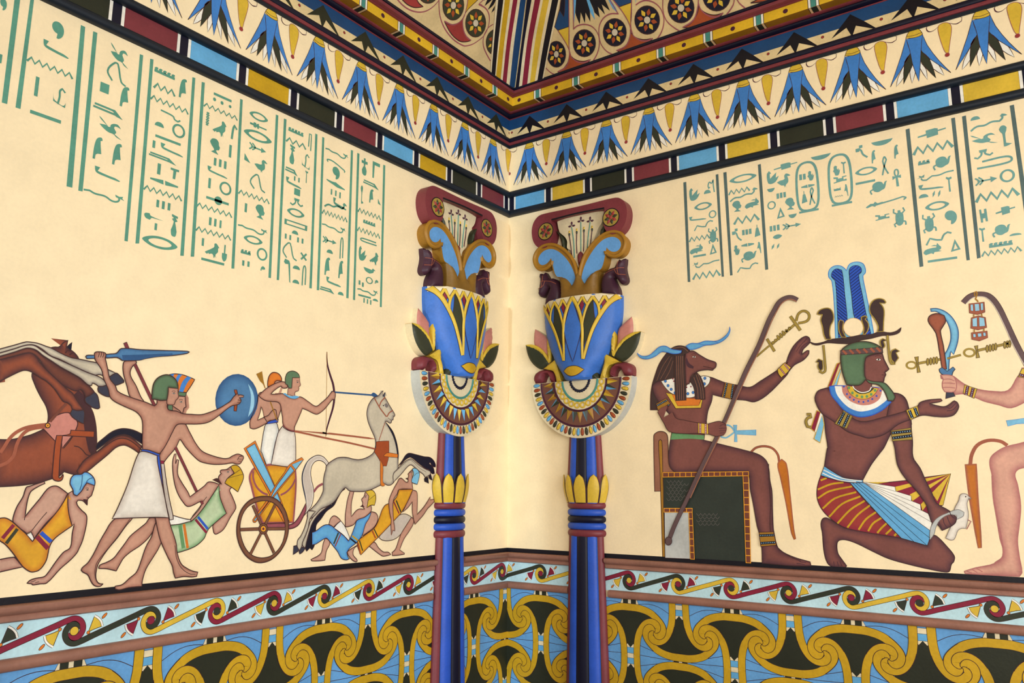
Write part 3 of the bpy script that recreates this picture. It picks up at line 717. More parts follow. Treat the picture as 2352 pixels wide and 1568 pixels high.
    both = lambda name, key, pts, *a, **k: [piece(name, key, C2(pts), *a, **k), piece(name, key, mirror(C2(pts)), *a, **k)]
    both('pink_petal', 'pink', '2010 170 2020 60 2070 0 2140 -60 2152 0 2148 95 2090 150 2040 220 1995 285', 0.034, 0.012, 0.02, 'bone')
    both('dark_leaf', 'leaf', '2232 80 2215 170 2180 250 2120 320 2060 350 1985 300 2000 270 2040 200 2100 140 2170 95', 0.046, 0.010, 0.02, 'bone')
    both('yellow_leaf', 'yellow', '2232 78 2160 90 2090 130 2030 195 1995 260 2003 140 1998 72 1985 75 1968 150 1975 290 1992 305 2040 230 2100 165 2175 118', 0.052, 0.006, 0.006, None)
    both('dark_leaf', 'leaf', '1962 120 1975 200 1982 305 1915 285 1935 230', 0.040, 0.0)
    both('yellow_funnel', 'yellow', '1915 280 2045 350 1995 370 1950 390 1930 430 1915 500 1868 500 1885 430 1905 360 1905 310', 0.052, 0.012, 0.02, None, 'ink')
    both('curled_hook', 'maroon', '1948 490 1948 430 1970 390 2010 362 2070 355 2120 365 2150 400 2152 470 2120 478 2075 472 2058 440 2045 415 2015 415 1995 440 1985 490', 0.035, 0.028, 0.022)
    # bell
    view(900, 380, 3.92, 'r', 0.07)
    rb = C2('1717 1178 1860 1162 2065 1160 2062 1300 2043 1430 2035 1500 2010 1580 1960 1700 1900 1790 1868 1840 1717 1905', 4, 50)
    # make the outline symmetric about the column axis
    right = [(0.0, 2.588), (0.12, 2.588), (0.236, 2.583), (0.235, 2.52), (0.228, 2.455), (0.212, 2.385), (0.186, 2.31), (0.152, 2.245), (0.115, 2.195), (0.085, 2.150)]
    def wid(h):
        for (a, b), (c, d) in zip(right[2:-1], right[3:]):
            if d <= h <= b: return c+(a-c)*(h-d)/(b-d)
        return right[2][0] if h > 2.5 else right[-1][0]
    def bellD(s, h):
        w_ = wid(h); return 0.105*math.sqrt(max(0.0, 1-min(1, abs(s)/w_)**2.2))
    rs = smooth(right[2:], False, 4)
    bl = right[:2]+rs+[(0, 2.150)]; outline = bl+[(-x, y) for x, y in bl[::-1] if x > 1e-6]
    m = Mesh(); pillow(m, 'belblue', outline, 0.022, base=bellD, step=0.015, wall=wall); bell = done(m, 'lotus_bell', sm=True)
    bd = lambda o_: (lambda s, h: 0.022+bellD(s, h)+o_)
    def onb(key, pts, o_, ink=None, n=3):
        lp = C2(pts, n) if isinstance(pts, str) else pts
        lp = [(max(-wid(y)*0.995, min(wid(y)*0.995, x)), y) for x, y in lp]
        m = Mesh(); pillow(m, key, lp, 0.022+o_, base=bellD, d0=None, step=0.012, wall=wall)
        if ink: cstroke(m, ink, lp, 0.003, bd(o_+0.0006), True, wall=wall)
        return m
    rimz = [(x*1.0, y+0.001) for x, y in [(-0.236, 2.583), (-0.16, 2.587), (-0.08, 2.588), (0, 2.588), (0.08, 2.588), (0.16, 2.587), (0.236, 2.583)]]
    done(onb('bone', rimz+[(0.235, 2.556), (0.16, 2.54), (0.08, 2.545), (0, 2.55), (-0.08, 2.545), (-0.16, 2.54), (-0.235, 2.556)], 0.001), 'white_rim', bell)
    def dia(c, w_, z0, zm, z1, sk_=0.0): return smooth([(c, z1), (c+w_, zm), (c+sk_, z0), (c-w_, zm)], True, 4, 100)
    def leafp(c, w_, z0, z1, c0=None):
        c0 = c if c0 is None else c0
        return smooth([(c, z1), (c+w_*0.6+(c0-c)*.3, z1-(z1-z0)*.28), (c+w_+(c0-c)*.5, z1-(z1-z0)*.5), (c0+w_*0.35, z0+(z1-z0)*.14), (c0, z0), (c0-w_*0.35, z0+(z1-z0)*.14), (c-w_+(c0-c)*.5, z1-(z1-z0)*.5), (c-w_*0.6+(c0-c)*.3, z1-(z1-z0)*.28)], True, 3, 60)
    for q in (-1, 1):
        done(onb('leaf', leafp(q*0.118, 0.036, 2.30, 2.565, q*0.060), 0.0015, 'ink'), 'dark_petal', bell)
    done(onb('belblue', leafp(0, 0.052, 2.24, 2.580), 0.003, 'ink'), 'centre_petal', bell)
    for q in (-1, 1):
        for cc, hh in ((0.058, 0.03), (0.172, 0.026)): done(onb('crimson', [(q*(cc), 2.562), (q*(cc)+0.013, 2.535), (q*cc-q*0.003, 2.500), (q*cc-0.013, 2.535)], 0.0018, 'ink', 1), 'red_diamond', bell)
        def cord(pts, w_=0.013):
            pp = smooth([(q*a, b) for a, b in pts], False, 5, 170); pp = [(max(-wid(y)*0.985, min(wid(y)*0.985, x)), y) for x, y in pp]
            m = Mesh(); cstroke(m, 'ink', pp, lambda t: 1.25*w_*(1-0.45*t)+0.004, bd(0.0026), wall=wall); cstroke(m, 'yellow', pp, lambda t: 1.25*w_*(1-0.45*t), bd(0.003), lift=0.006, wall=wall); done(m, 'yellow_cord', bell, True)
        cord([(0.232, 2.575), (0.19, 2.53), (0.150, 2.47), (0.112, 2.40), (0.082, 2.32), (0.060, 2.25)], 0.019)
        cord([(0, 2.582), (0.028, 2.535), (0.050, 2.47), (0.058, 2.40), (0.056, 2.32), (0.056, 2.25)], 0.017)
        cord([(0.118, 2.572), (0.088, 2.53), (0.064, 2.46), (0.058, 2.42)], 0.013)
        cord([(0.118, 2.572), (0.143, 2.53), (0.150, 2.48), (0.144, 2.45)], 0.013)
        cord([(0.062, 2.576), (0.042, 2.548), (0.030, 2.525)], 0.012); cord([(0.062, 2.576), (0.078, 2.548), (0.090, 2.528)], 0.012)
        cord([(0.176, 2.572), (0.160, 2.545), (0.148, 2.522)], 0.012); cord([(0.176, 2.572), (0.190, 2.545), (0.195, 2.530)], 0.012)
    m = Mesh(); pillow(m, 'leaf', smooth([(-0.112, 2.150), (-0.098, 2.192), (-0.06, 2.178), (0, 2.17), (0.06, 2.178), (0.098, 2.192), (0.112, 2.150)], True, 3), 0.050, 0.03, 0.05, 0.0, 0.012, wall=wall); done(m, 'dark_base', bell)
    done(onb('gold', smooth([(-0.062, 2.196), (-0.03, 2.214), (0, 2.218), (0.03, 2.214), (0.062, 2.196), (0.03, 2.172), (0, 2.165), (-0.03, 2.172)], True, 4), 0.006, 'ink'), 'golden_lens', bell)
    # panel with flower stems
    view(900, 380, 3.92, 'r', 0.04)
    pan = piece('white_panel', 'bone', '1475 470 1925 355 1905 470 1850 560 1815 660 1810 730 1760 800 1740 880 1700 975 1640 870 1600 760 1570 740 1570 680 1550 640 1500 590', 0.030)
    rd = [(0.19, 3.00), (0.165, 2.965), (0.150, 2.92), (0.142, 2.87), (0.128, 2.868), (0.128, 2.92), (0.138, 2.955)]
    for q in (-1, 1):
        lp = smooth([(q*a*0.86+0.008, b) for a, b in rd], True, 3); m = Mesh(); pillow(m, 'leaf', ccw(lp), 0.034, 0.006, 0.008, 0.0, wall=wall); done(m, 'dark_leaf', pan)
    for cst, key, top in (('1590 625 1604 720 1612 800', 'plum', 'b'), ('1657 605 1655 700 1660 790', 'plum', 'b'), ('1722 590 1722 680 1718 770', 'plum', 'b'), ('1795 580 1785 670 1772 750', 'plum', 'b'),
                          ('1612 550 1630 680 1636 830', 'teal', 'f'), ('1695 505 1695 640 1695 770', 'teal', 'f'), ('1778 505 1760 640 1750 770', 'teal', 'f')):
        p = C2(cst, 4, 90, False); m = Mesh(); cstroke(m, key, p, 0.0045, FACE(0.0305), lift=0.004, wall=wall)
        x, y = p[0]
        if top == 'b': pillow(m, 'lotusd', ell(x, y+0.004, 0.006, 0.011, 10), 0.0305, 0.006, 0.006, None, 0.005, wall=wall); pillow(m, 'yellow', ell(x, y+0.018, 0.0055, 0.010, 10), 0.0305, 0.005, 0.006, None, 0.005, wall=wall)
        else:
            for dx, dy, w_, h_ in ((-0.012, 0.006, 0.010, 0.006), (0.012, 0.006, 0.010, 0.006), (0, 0.020, 0.006, 0.012)): pillow(m, 'plum', ell(x+dx, y+dy, w_, h_, 10), 0.0305, 0.006, 0.006, None, 0.005, wall=wall)
        done(m, 'flower_stem', pan)
    piece('red_bud', 'maroon', '1695 768 1718 800 1708 870 1698 905 1680 903 1670 860 1668 800', 0.034, 0.014, 0.02, par=pan); piece('bud_stem', 'leaf', '1680 903 1705 903 1712 935 1700 965 1684 960 1676 930', 0.034, 0.014, 0.015, par=pan)
    # scroll on top
    view(900, 380, 3.92, 'r', 0.06)
    hb = [(0, 3.100), (0.10, 3.101), (0.2, 3.103), (0.250, 3.098), (0.282, 3.072), (0.297, 3.035), (0.298, 2.995), (0.288, 2.955), (0.268, 2.925), (0.24, 2.908), (0.205, 2.908), (0.178, 2.926), (0.163, 2.955), (0.158, 2.99), (0.161, 3.022), (0.168, 3.052), (0.10, 3.062), (0, 3.063)]
    o = hb+[(-x, y) for x, y in hb[::-1] if x > 0]
    m = Mesh(); pillow(m, 'maroon', smooth(o, True, 3, 70), 0.066, wall=wall)
    cstroke(m, 'black', smooth([(-0.166, 3.058), (0, 3.063), (0.166, 3.058)], False, 4), 0.009, FACE(0.067), wall=wall)
    for q in (-1, 1): cstroke(m, 'wine', [(q*0.163*1.0+q*0.0, 3.03)], 0.001, FACE(0.067), wall=wall) if False else None
    scr = done(m, 'scroll')
    for q in (-1, 1):
        m = Mesh(); cx, cy = q*0.205, 2.998; pillow(m, 'khaki', ell(cx, cy, 0.046, 0.046, 24), 0.068, d0=0.06, wall=wall); cstroke(m, 'black', ell(cx, cy, 0.048, 0.048, 24), 0.006, FACE(0.0675), True, wall=wall)
        for k in range(8):
            a = 0.2+k*math.tau/8; lp = smooth([(cx+r*math.cos(a)-b*math.sin(a), cy+r*math.sin(a)+b*math.cos(a)) for r, b in ((0.008, 0), (0.022, 0.009), (0.041, 0), (0.022, -0.009))], True, 3, 100)
            pillow(m, 'red' if k % 2 else 'leaf', lp, 0.068, 0.005, 0.008, None, 0.007, wall=wall)
        pillow(m, 'red', ell(cx, cy, 0.010, 0.010, 10), 0.071, 0.004, 0.01, None, 0.006, wall=wall)
        done(m, 'scroll_rosette', scr)
    # volutes: gold edge, blue hollow
    view(920, 413, 2.333, 'r', 0.06)
    raw = lambda t: [(u-CU-0.008, z) for u, z in P2(t)]
    GV = raw('976 560 966 515 984 432 1010 380 1050 330 1100 290 1150 276 1190 288 1212 322 1208 362 1190 392 1160 408 1126 402 1106 382 1110 400 1090 470 1056 492 1022 524 1003 562')
    BV = raw('984 556 978 520 990 470 1012 420 1050 362 1090 322 1130 305 1165 309 1187 332 1186 360 1168 380 1142 383 1122 372 1112 360 1104 400 1084 472 1050 490 1020 522 1001 560')
    for q in (-1, 1):
        f = lambda p: ccw(smooth([(q*a, b) for a, b in p], True, 4, 62))
        m = Mesh(); pillow(m, 'ochre', f(GV), 0.060, wall=wall); v = done(m, 'volute')
        m = Mesh(); pillow(m, 'volblue', f(BV), 0.0612, wall=wall, d0=None); cstroke(m, 'ochre', smooth([(q*a, b) for a, b in GV[:15]], False, 4), 0.020, FACE(0.0605), lift=0.012, wall=wall); done(m, 'volute_hollow', v, True)
    CX = [(0, 2.738), (0.013, 2.724), (0.030, 2.680), (0.040, 2.668), (0.056, 2.692), (0.088, 2.718), (0.122, 2.724), (0.114, 2.68), (0.112, 2.62), (0.118, 2.580), (0.06, 2.566), (0, 2.566)]
    o = CX+[(-x, y) for x, y in CX[::-1] if x > 0]
    m = Mesh(); pillow(m, 'calyx', ccw(smooth(o, True, 3, 62)), 0.055, 0.035, 0.05, wall=wall, step=0.01); done(m, 'brown_calyx', sm=True)
    # horse heads
    view(920, 413, 2.333, 'r', 0.05)
    HH = C2('1169 622 1168 600 1162 572 1148 545 1138 522 1146 512 1162 532 1180 554 1199 550 1209 530 1200 490 1196 462 1199 440 1201 416 1186 420 1176 432 1166 420 1156 440 1144 462 1120 470 1096 490 1080 520 1072 562 1076 622', 3, 62)
    for q in (-1, 1):
        lp = HH if q > 0 else mirror(HH)
        lp = ccw([(x+(-0.004 if q > 0 else 0.004), y) for x, y in lp])
        m = Mesh(); pillow(m, 'horse', lp, 0.030, 0.032, 0.035, wall=wall, step=0.010); hd = done(m, 'horse_head', sm=True)
        m = Mesh()
        for br in ('1088 515 1115 495 1150 480 1194 468', '1150 480 1165 505 1203 506', '1166 436 1165 470 1172 512'):
            p = [(q*x, y) for x, y in C2(br, 3, 90, False)]; cstroke(m, 'terra', p, 0.003, lambda s, h: 0.030+0.032*math.sqrt(max(0, 1-(1-min(1, edist(lp, s, h)/0.035))**2))+0.0012, lift=0.001, wall=wall)
        done(m, 'bridle', hd)
    return T
column('r', 'painted half column with lotus and horse head capital on the right wall')
column('l', 'painted half column with lotus and horse head capital on the left wall')
# ---------------------------------------------------------------- battle scene painted on the left wall
def fig(name, label, cat, ux, uy, group=None):
    u, z = onwall(ux, uy); return thing(name, label, cat, at(S.wall, u, z), group)
def eye(x, y, s=1.0, d=1):
    r = 14*s
    return [F('white', [onwall(x+a*r*d, y+b*r) for a, b in ((-1.3, 0.1), (-0.3, -0.6), (0.9, -0.4), (1.3, 0.3), (0.2, 0.6))], 'ink', 0.0014, n=2), El('ink', x+r*0.15*d, y-r*0.05, r*0.48, r*0.48, None), St('ink', 0.0016, [onwall(x+a*r*d, y+b*r) for a, b in ((-1.7, -1.5), (0, -2.1), (1.5, -1.5))])]
V('A', 'l', 0)
T = fig('bay_horse', 'large bay horse galloping at the left edge, strap across its chest', 'painted horse', 1000, 1700)
paint('body', T, F('bay', '-60 1625 150 1628 300 1600 450 1560 560 1515 640 1475 700 1400 722 1270 690 1130 600 970 520 800 480 640 600 500 750 262 820 240 885 238 950 175 1020 138 995 250 1045 275 1120 330 1180 415 1250 700 1275 990 1350 1130 1400 1240 1435 1400 1448 1568 1448 1707 1420 1900 1300 2110 1200 2160 1100 2150 960 2110 870 2190 780 2215 600 2270 400 2305 200 2325 -60 2338', rim='bayd', rw=0.055),
      F('bayd', '1180 890 1100 960 1180 1100 1240 1300 1270 1500 1330 1800 1380 1860 1440 1760 1448 1568 1400 1240 1350 1130 1275 990', None), F('navy', '1000 240 1040 200 1080 170 1065 290 1040 278', w=0.002), St('ink', 0.003, '1110 1725 1180 1740 1240 1790 1290 1850 1350 1872 1400 1800'), St('ink', 0.003, '950 1760 1020 1680 1090 1580'), St('umberd', 0.004, '980 330 1010 290 1060 300'), St('umberd', 0.004, '1040 360 1090 325'))
paint('far_foreleg', T, F('navy', '1440 1712 1560 1600 1680 1510 1800 1467 1900 1465 2010 1490 2140 1550 2140 1700 2000 1610 1900 1560 1800 1562 1700 1600 1560 1700 1440 1790'))
paint('near_foreleg', T, F('bay', '1380 1850 1450 1810 1560 1720 1700 1610 1800 1570 1900 1575 2000 1625 2130 1730 2080 1832 2000 1775 1880 1715 1800 1720 1720 1760 1620 1850 1450 1990 1300 2110 1180 2165 1150 2100 1250 1950', rim='bayd', rw=0.02), St('ink', 0.003, '1440 1830 1560 1740 1700 1645 1800 1610 1900 1620 2000 1675 2120 1780'))
paint('saddle_cloth', T, F('pink', '@R 645 155 720 60 830 -30 960 -80 1050 -70 1160 60 1130 180 1060 290 930 450 920 300 830 350', 'umberd'))
paint('chest_strap', T, F('rust', '@R 1060 180 1410 200 1405 285 940 262 1050 235', 'umberd'))
paint('girth_strap', T, F('rust', '@R 845 260 935 260 905 480 880 880 890 900 915 880 940 840 945 870 920 930 860 945 790 910 785 800 820 400', 'umberd'))
paint('reins', T, St('terra', 0.010, '@R 700 95 560 110 380 145 230 220 130 320 60 430 0 520'), St('terra', 0.010, '@R 690 130 520 150 400 190 300 290 240 420 200 560 110 660 -20 720'), St('umber', 0.009, '@A 745 1360 860 1230 990 1090'))
paint('harness_ring', T, El('amber', 712, 1417, 36, 36), El('rust', 712, 1417, 12, 12, None))
T = fig('bay_horse_forelegs', 'two brown raised horse forelegs under the pale grey pair', 'painted horse', 700, 600, 'raised horse forelegs')
paint('far_leg', T, F('umber', '-60 395 200 320 380 262 450 262 540 300 640 380 750 445 900 545 1100 655 1200 715 1280 790 1340 830 1410 910 1380 950 1280 990 1240 900 1200 880 1150 900 1050 870 850 750 700 600 580 420 500 350 420 330 200 380 -60 455', rim='bayd', rw=0.018))
paint('hoof', T, F('hoof', '1280 995 1345 965 1410 915 1455 965 1480 1060 1492 1150 1460 1168 1370 1140 1345 1120 1290 1080 1270 1040'))
paint('near_leg', T, F('bay', '-60 445 200 380 400 330 470 335 530 380 600 480 700 590 850 730 1000 870 1080 930 1150 1040 1245 1180 1150 1195 1080 1170 1060 1120 1000 1075 950 1060 900 1000 820 880 700 760 600 700 480 620 400 592 330 595 200 650 -60 785', rim='bayd', rw=0.025))
paint('hoof', T, F('hoof', '1080 1175 1160 1195 1250 1185 1265 1240 1250 1390 1180 1360 1080 1290 1045 1240'))
T = fig('grey_horse_forelegs', 'two pale grey raised horse forelegs with dark hooves, topmost at the left', 'painted horse', 900, 400, 'raised horse forelegs')
paint('far_leg', T, F('grey', '-60 285 200 215 380 165 430 165 560 185 700 235 760 255 900 330 1050 395 1200 425 1340 455 1450 480 1560 550 1730 630 1610 705 1500 655 1400 665 1300 620 1100 530 900 430 750 370 620 270 500 210 380 215 200 270 -60 345', rim='greyd', rw=0.014))
paint('hoof', T, F('hoof', '1730 632 1770 650 1850 740 1850 770 1780 800 1720 815 1650 805 1625 760 1610 705'))
paint('near_leg', T, F('grey', '-60 345 200 270 380 215 500 215 620 290 750 375 900 440 1100 530 1300 620 1440 670 1520 710 1595 790 1590 810 1530 830 1470 828 1430 800 1380 780 1370 815 1340 820 1290 790 1200 710 1100 650 900 540 750 440 640 370 540 290 450 260 380 260 200 320 -60 395', rim='greyd', rw=0.014))
paint('hoof', T, F('hoof', '1470 828 1530 830 1595 808 1640 850 1680 940 1680 975 1640 988 1560 970 1480 920 1462 880'))
# the fallen man under the horse
V('Q', 'l', 16)
T = fig('fallen_man', 'fallen bearded man in yellow robe and blue cap under the bay horse', 'painted person', 600, 1300, 'fallen enemies')
paint('lower_leg', T, F('skinp', '-60 1150 200 1105 240 1130 340 1250 200 1280 -60 1340', rim='skinpd', rw=0.012))
paint('body', T, F('skinp', '1020 150 1085 110 1100 150 1140 180 1170 150 1240 60 1300 -10 1412 30 1400 90 1385 130 1368 180 1345 200 1330 215 1310 240 1305 325 1240 260 1170 250 1145 280 1160 330 1220 400 1290 470 1300 550 1280 680 1230 870 1180 980 1150 1040 1060 1140 900 1280 700 1490 600 1505 490 1520 470 1505 400 1495 450 1450 540 1420 650 1400 700 1360 850 1150 950 1030 1050 960 1080 750 1110 610 1070 640 1020 450 1010 300', rim='skinpd', rw=0.014),
      F('skinp', '670 0 600 30 470 110 430 180 400 300 370 500 450 400 600 220 700 90 770 45 850 40 940 95 1010 150 950 280 850 430 700 580 600 700 510 820 460 720 400 750 250 640 190 570 210 450 260 330 340 200 390 60 440 40 560 0 660 -30', rim='skinpd', rw=0.014), St('ink', 0.0022, '470 710 540 620 620 520 700 430'), St('ink', 0.0022, '370 500 362 550'), *eye(1305, 95), St('ink', 0.0018, '1295 205 1320 212'), F('umberd', '1305 325 1260 275 1240 235 1270 235 1312 245', None), St('ink', 0.0016, '520 1490 580 1470'), St('ink', 0.0016, '450 1480 530 1455'))
paint('cap', T, F('turq', '1045 -10 1060 -80 1110 -130 1220 -140 1260 -170 1320 -160 1390 -100 1420 -30 1415 30 1300 -10 1260 40 1220 110 1150 185 1100 160 1090 100 1050 20', rim='blue', rw=0.012), St('steeld', 0.0025, '1230 -130 1220 0 1190 100'), St('steeld', 0.0025, '1395 -90 1320 -60 1280 0'))
paint('robe', T, F('robe', '1015 160 1010 300 1030 470 1075 635 950 720 830 810 770 880 730 970 715 1050 680 1170 590 1290 500 1325 430 1315 330 1240 200 1060 80 920 -60 800 -60 530 60 515 130 540 200 590 300 680 400 770 480 870 540 790 610 700 750 540 880 380', rim='roped', rw=0.022),
      St('crimson', 0.011, '30 822 200 620'), St('leaf', 0.010, '85 900 255 680'), St('royal', 0.012, '605 735 760 875'), St('crimson', 0.013, '545 795 712 975'), F('white', '395 765 460 735 500 825 480 862', w=0.002))
# second warrior, behind the tall one
V('C', 'l', 16)
T = fig('second_warrior', 'spear thrower in orange and blue striped crown behind the tall warrior', 'painted person', 1100, 900, 'attacking warriors')
paint('back_leg', T, F('skin', '@Q 2240 520 2190 590 2080 680 1950 790 1870 900 1780 1020 1700 1120 1600 1180 1500 1220 1480 1250 1480 1275 1600 1280 1740 1312 1790 1220 1850 1120 1950 1030 2100 930 2220 820 2300 700 2335 600 2325 515', rim='skind', rw=0.014))
paint('front_leg', T, F('skin', '@D 1655 0 1620 80 1580 200 1530 320 1450 390 1370 460 1290 478 1290 510 1340 520 1440 495 1590 480 1600 400 1640 280 1720 150 1780 50 1820 -60 1790 -250 1745 -230 1700 -80', rim='skind', rw=0.014))
paint('body', T, F('skin', '@B 570 450 572 370 590 335 640 325 730 325 745 345 735 365 700 390 665 460 672 530 740 650 800 790 850 860 760 845 665 795 620 650 585 530', rim='skind', rw=0.012),
      F('skin', '@B 1275 780 1370 788 1372 850 1380 920 1355 935 1350 950 1345 965 1335 1005 1260 990 1150 1200 1050 1520 @C 1020 290 1035 390 1085 400 1090 380 1140 310 1250 180 1310 60 1325 60 1400 170 1540 320 1620 375 1800 410 1950 405 2060 390 2120 405 2170 400 2200 360 2220 320 2215 290 2140 262 2060 290 2010 320 1930 325 1760 280 1630 220 1540 110 1480 0 @B 1420 1230 1380 1150 1330 1100 1330 1005 1200 900 1245 840', rim='skind', rw=0.014),
      St('ink', 0.0025, '2130 350 2160 300 2210 290'), St('ink', 0.002, '2140 330 2190 335'), St('ink', 0.002, '2140 360 2180 365'))
V('B'); paint('eye', T, *eye(1315, 855, 1.1))
paint('crown', T, F('orange', '1150 510 1220 495 1330 505 1430 540 1492 568 1450 640 1385 735 1280 722 1272 620 1230 550'), F('blue', '1162 508 1215 497 1230 500 1212 520 1240 550 1232 556 1190 520', None), F('blue', '1280 502 1330 506 1290 560 1275 610 1250 560', None), F('blue', '1395 527 1445 545 1390 620 1340 732 1288 724 1330 600', None), F('helm', '1280 725 1385 740 1370 785 1278 775'))
paint('kilt', T, F('kiltd', '@C 1040 400 1085 400 1110 600 1160 900 1210 1130 1215 1190 1165 1200 1100 900 1060 600', 'ink'), F('crimson', '@C 1030 355 1085 360 1078 402 1036 398', w=0.002))
T2 = fig('red_spear', 'long dark red spear slanting down behind the tall warrior to the man in green', 'painted spear', 800, 600)
paint('shaft', T2, St('ink', 0.0135, '595 92 628 172', n=1), St('maroon', 0.011, '597 98 627 168', n=1)); S.k -= 4
paint('shaft', T2, St('ink', 0.012, '722 372 974 902', n=1), St('maroon', 0.0095, '722 374 972 898', n=1)); S.k -= 4
paint('shaft', T2, St('ink', 0.011, '@C 1250 165 1552 795', n=1), St('maroon', 0.0085, '@C 1250 165 1550 790', n=1)); S.k -= 4
paint('shaft', T2, St('ink', 0.010, '@C 1615 935 1640 975', n=1), St('maroon', 0.008, '@C 1616 937 1638 972', n=1))
# tall warrior
T = fig('tall_warrior', 'tall bare-chested warrior in green helmet and white kilt striding right', 'painted person', 1000, 1500, 'attacking warriors')
paint('back_leg', T, F('skin', '@Q 1720 530 1640 610 1600 680 1500 850 1400 1050 1310 1190 1230 1260 1210 1300 1240 1330 1310 1370 1360 1470 1410 1530 1490 1543 1540 1505 1480 1500 1440 1450 1430 1380 1440 1300 1470 1200 1600 1000 1750 820 1880 640 1980 525 1850 500', rim='skind', rw=0.016), St('ink', 0.002, '@Q 1940 530 1870 640 1740 820 1600 990 1450 1180 1420 1290 1420 1390 1450 1470 1510 1510'))
paint('front_leg', T, F('skin', '@D 1740 -293 1886 -293 1915 -190 1975 0 1985 100 2030 225 2100 280 2160 308 2218 320 2205 368 2150 375 2060 370 1965 388 1945 330 1930 250 1880 150 1800 -30 1760 -180', rim='skind', rw=0.014), St('ink', 0.002, '@D 1960 20 1975 150 2010 240 2060 300 2130 340 2190 345'))
paint('body', T, F('skin', '200 250 205 225 230 212 300 215 340 230 350 255 340 290 355 360 370 430 400 560 470 650 500 720 660 795 860 860 940 895 970 908 1000 880 1005 830 1135 830 1140 870 1135 920 1160 960 1260 975 1330 1005 1450 1015 1560 1020 1650 1000 1800 940 1900 880 1950 845 1990 790 2040 745 2050 770 2075 765 2120 775 2115 795 2065 800 2085 830 2080 860 2060 880 2020 895 1970 905 1900 950 1800 1030 1680 1110 1560 1138 1380 1140 1290 1140 1250 1160 1200 1250 1150 1350 1100 1440 1040 1520 930 1500 820 1475 815 1380 820 1200 815 1100 790 1040 730 980 600 920 460 850 400 790 380 700 320 560 290 440 225 340 205 300', rim='skind', rw=0.02),
      St('ink', 0.0022, '245 285 262 240 258 216'), St('ink', 0.0022, '275 285 292 240 288 216'), St('ink', 0.0022, '305 285 318 245 315 222'), St('ink', 0.0018, '2040 830 2080 835'), St('ink', 0.0018, '2035 860 2070 862'))
paint('face', T, F('skin', '1140 670 1275 685 1275 740 1282 790 1262 822 1250 832 1240 850 1225 890 1200 895 1145 890 1130 870 1135 800 1150 720', 'ink', 0.0022, rim='skind', rw=0.008), *eye(1218, 745, 1.1))
paint('helmet', T, F('helm', '935 820 940 720 960 620 1010 550 1090 510 1160 510 1220 545 1262 600 1275 685 1150 670 1143 760 1130 833 1050 838 990 825', rim='leaf', rw=0.012)); paint('beard', T, F('helm', '1145 895 1200 895 1205 965 1160 960 1140 935'))
paint('kilt', T, F('kilt', '@C 745 230 840 235 980 285 990 400 1080 830 1145 1165 960 1160 600 1170 345 1180 420 1030 560 700 650 420 700 290', rim='kiltd', rw=0.03)); paint('belt', T, F('royal', '@C 765 195 860 205 1000 255 1025 265 1015 300 985 290 850 235 762 225'), F('royal', '@C 978 285 1020 290 1050 560 1085 825 980 828'))
T = fig('dagger', 'long blue-grey dagger raised over the tall warrior', 'painted weapon', 700, 250); S.k -= 2
paint('blade', T, F('steel', '85 275 100 258 196 256 198 298 100 302', rim='steeld', rw=0.006), F('steel', '345 246 400 240 480 230 545 170 800 185 1100 195 1390 205 1420 215 1380 235 1200 260 1000 275 850 300 780 318 560 325 520 300 480 285 400 290 345 292', rim='steeld', rw=0.012), F('steeld', '550 255 900 245 1200 232 1200 258 1000 275 850 300 780 318 562 322', None))
T = fig('round_shield', 'round blue shield held out by the tall warrior', 'painted shield', 2035, 830); S.k = 8
paint('disc', T, El('steel', 2035, 830, 270, 328, 'steeld', 0.004, 0.06, rim='steeld', rw=0.04)); paint('sheen', T, F('lsky', '2180 620 2240 720 2262 840 2240 960 2180 1050 2210 900 2215 760', None)); paint('grip', T, F('rust', '2000 700 2035 700 2050 790 2040 900 2030 975 1998 970 2005 880 2025 800'))
# man in green
V('C', 'l', 10)
T = fig('fallen_man', 'fallen man in pale green robe and yellow cap between tall warrior and chariot wheel', 'painted person', 1700, 1300, 'fallen enemies')
paint('body', T, F('skinp', '2040 440 1980 480 1900 492 1890 520 1905 540 1875 570 1865 610 1900 680 1870 690 1800 665 1720 660 1670 710 1580 780 1460 870 1430 800 1340 660 1285 540 1300 350 1275 340 1258 400 1262 262 1240 262 1215 360 1215 500 1245 700 1300 850 1380 970 1420 1005 1480 1000 1600 940 1640 930 1600 1030 1500 1150 1465 1195 1475 1225 1560 1150 1700 980 1870 700 1880 850 1930 1000 1975 1105 1880 1180 1790 1270 1790 1340 1810 1395 1850 1395 1940 1330 2030 1170 2110 1040 2110 990 2060 860 2025 780 2050 740 2080 720 2100 600 2080 520', rim='skinpd', rw=0.013, ang=70), F('umberd', '1775 628 1850 605 1890 650 1920 700 1860 670', None), *eye(2003, 515, 1.1, -1), St('ink', 0.0022, '1700 870 1650 930 1600 1010 1490 1150'))
paint('cap', T, F('gold', '2040 440 2080 420 2140 430 2190 490 2220 570 2210 640 2170 730 2140 800 2060 740 1990 700 1955 675 1990 610 2090 530 2050 470'), St('ink', 0.002, '1990 610 2090 540 2170 485'), St('ink', 0.0016, '1990 610 2090 580 2210 550'))
paint('white_sash', T, F('white', '1215 1135 1300 1160 1400 1185 1465 1195 1470 1225 1300 1260 1180 1272 1120 1200 1160 1140'))
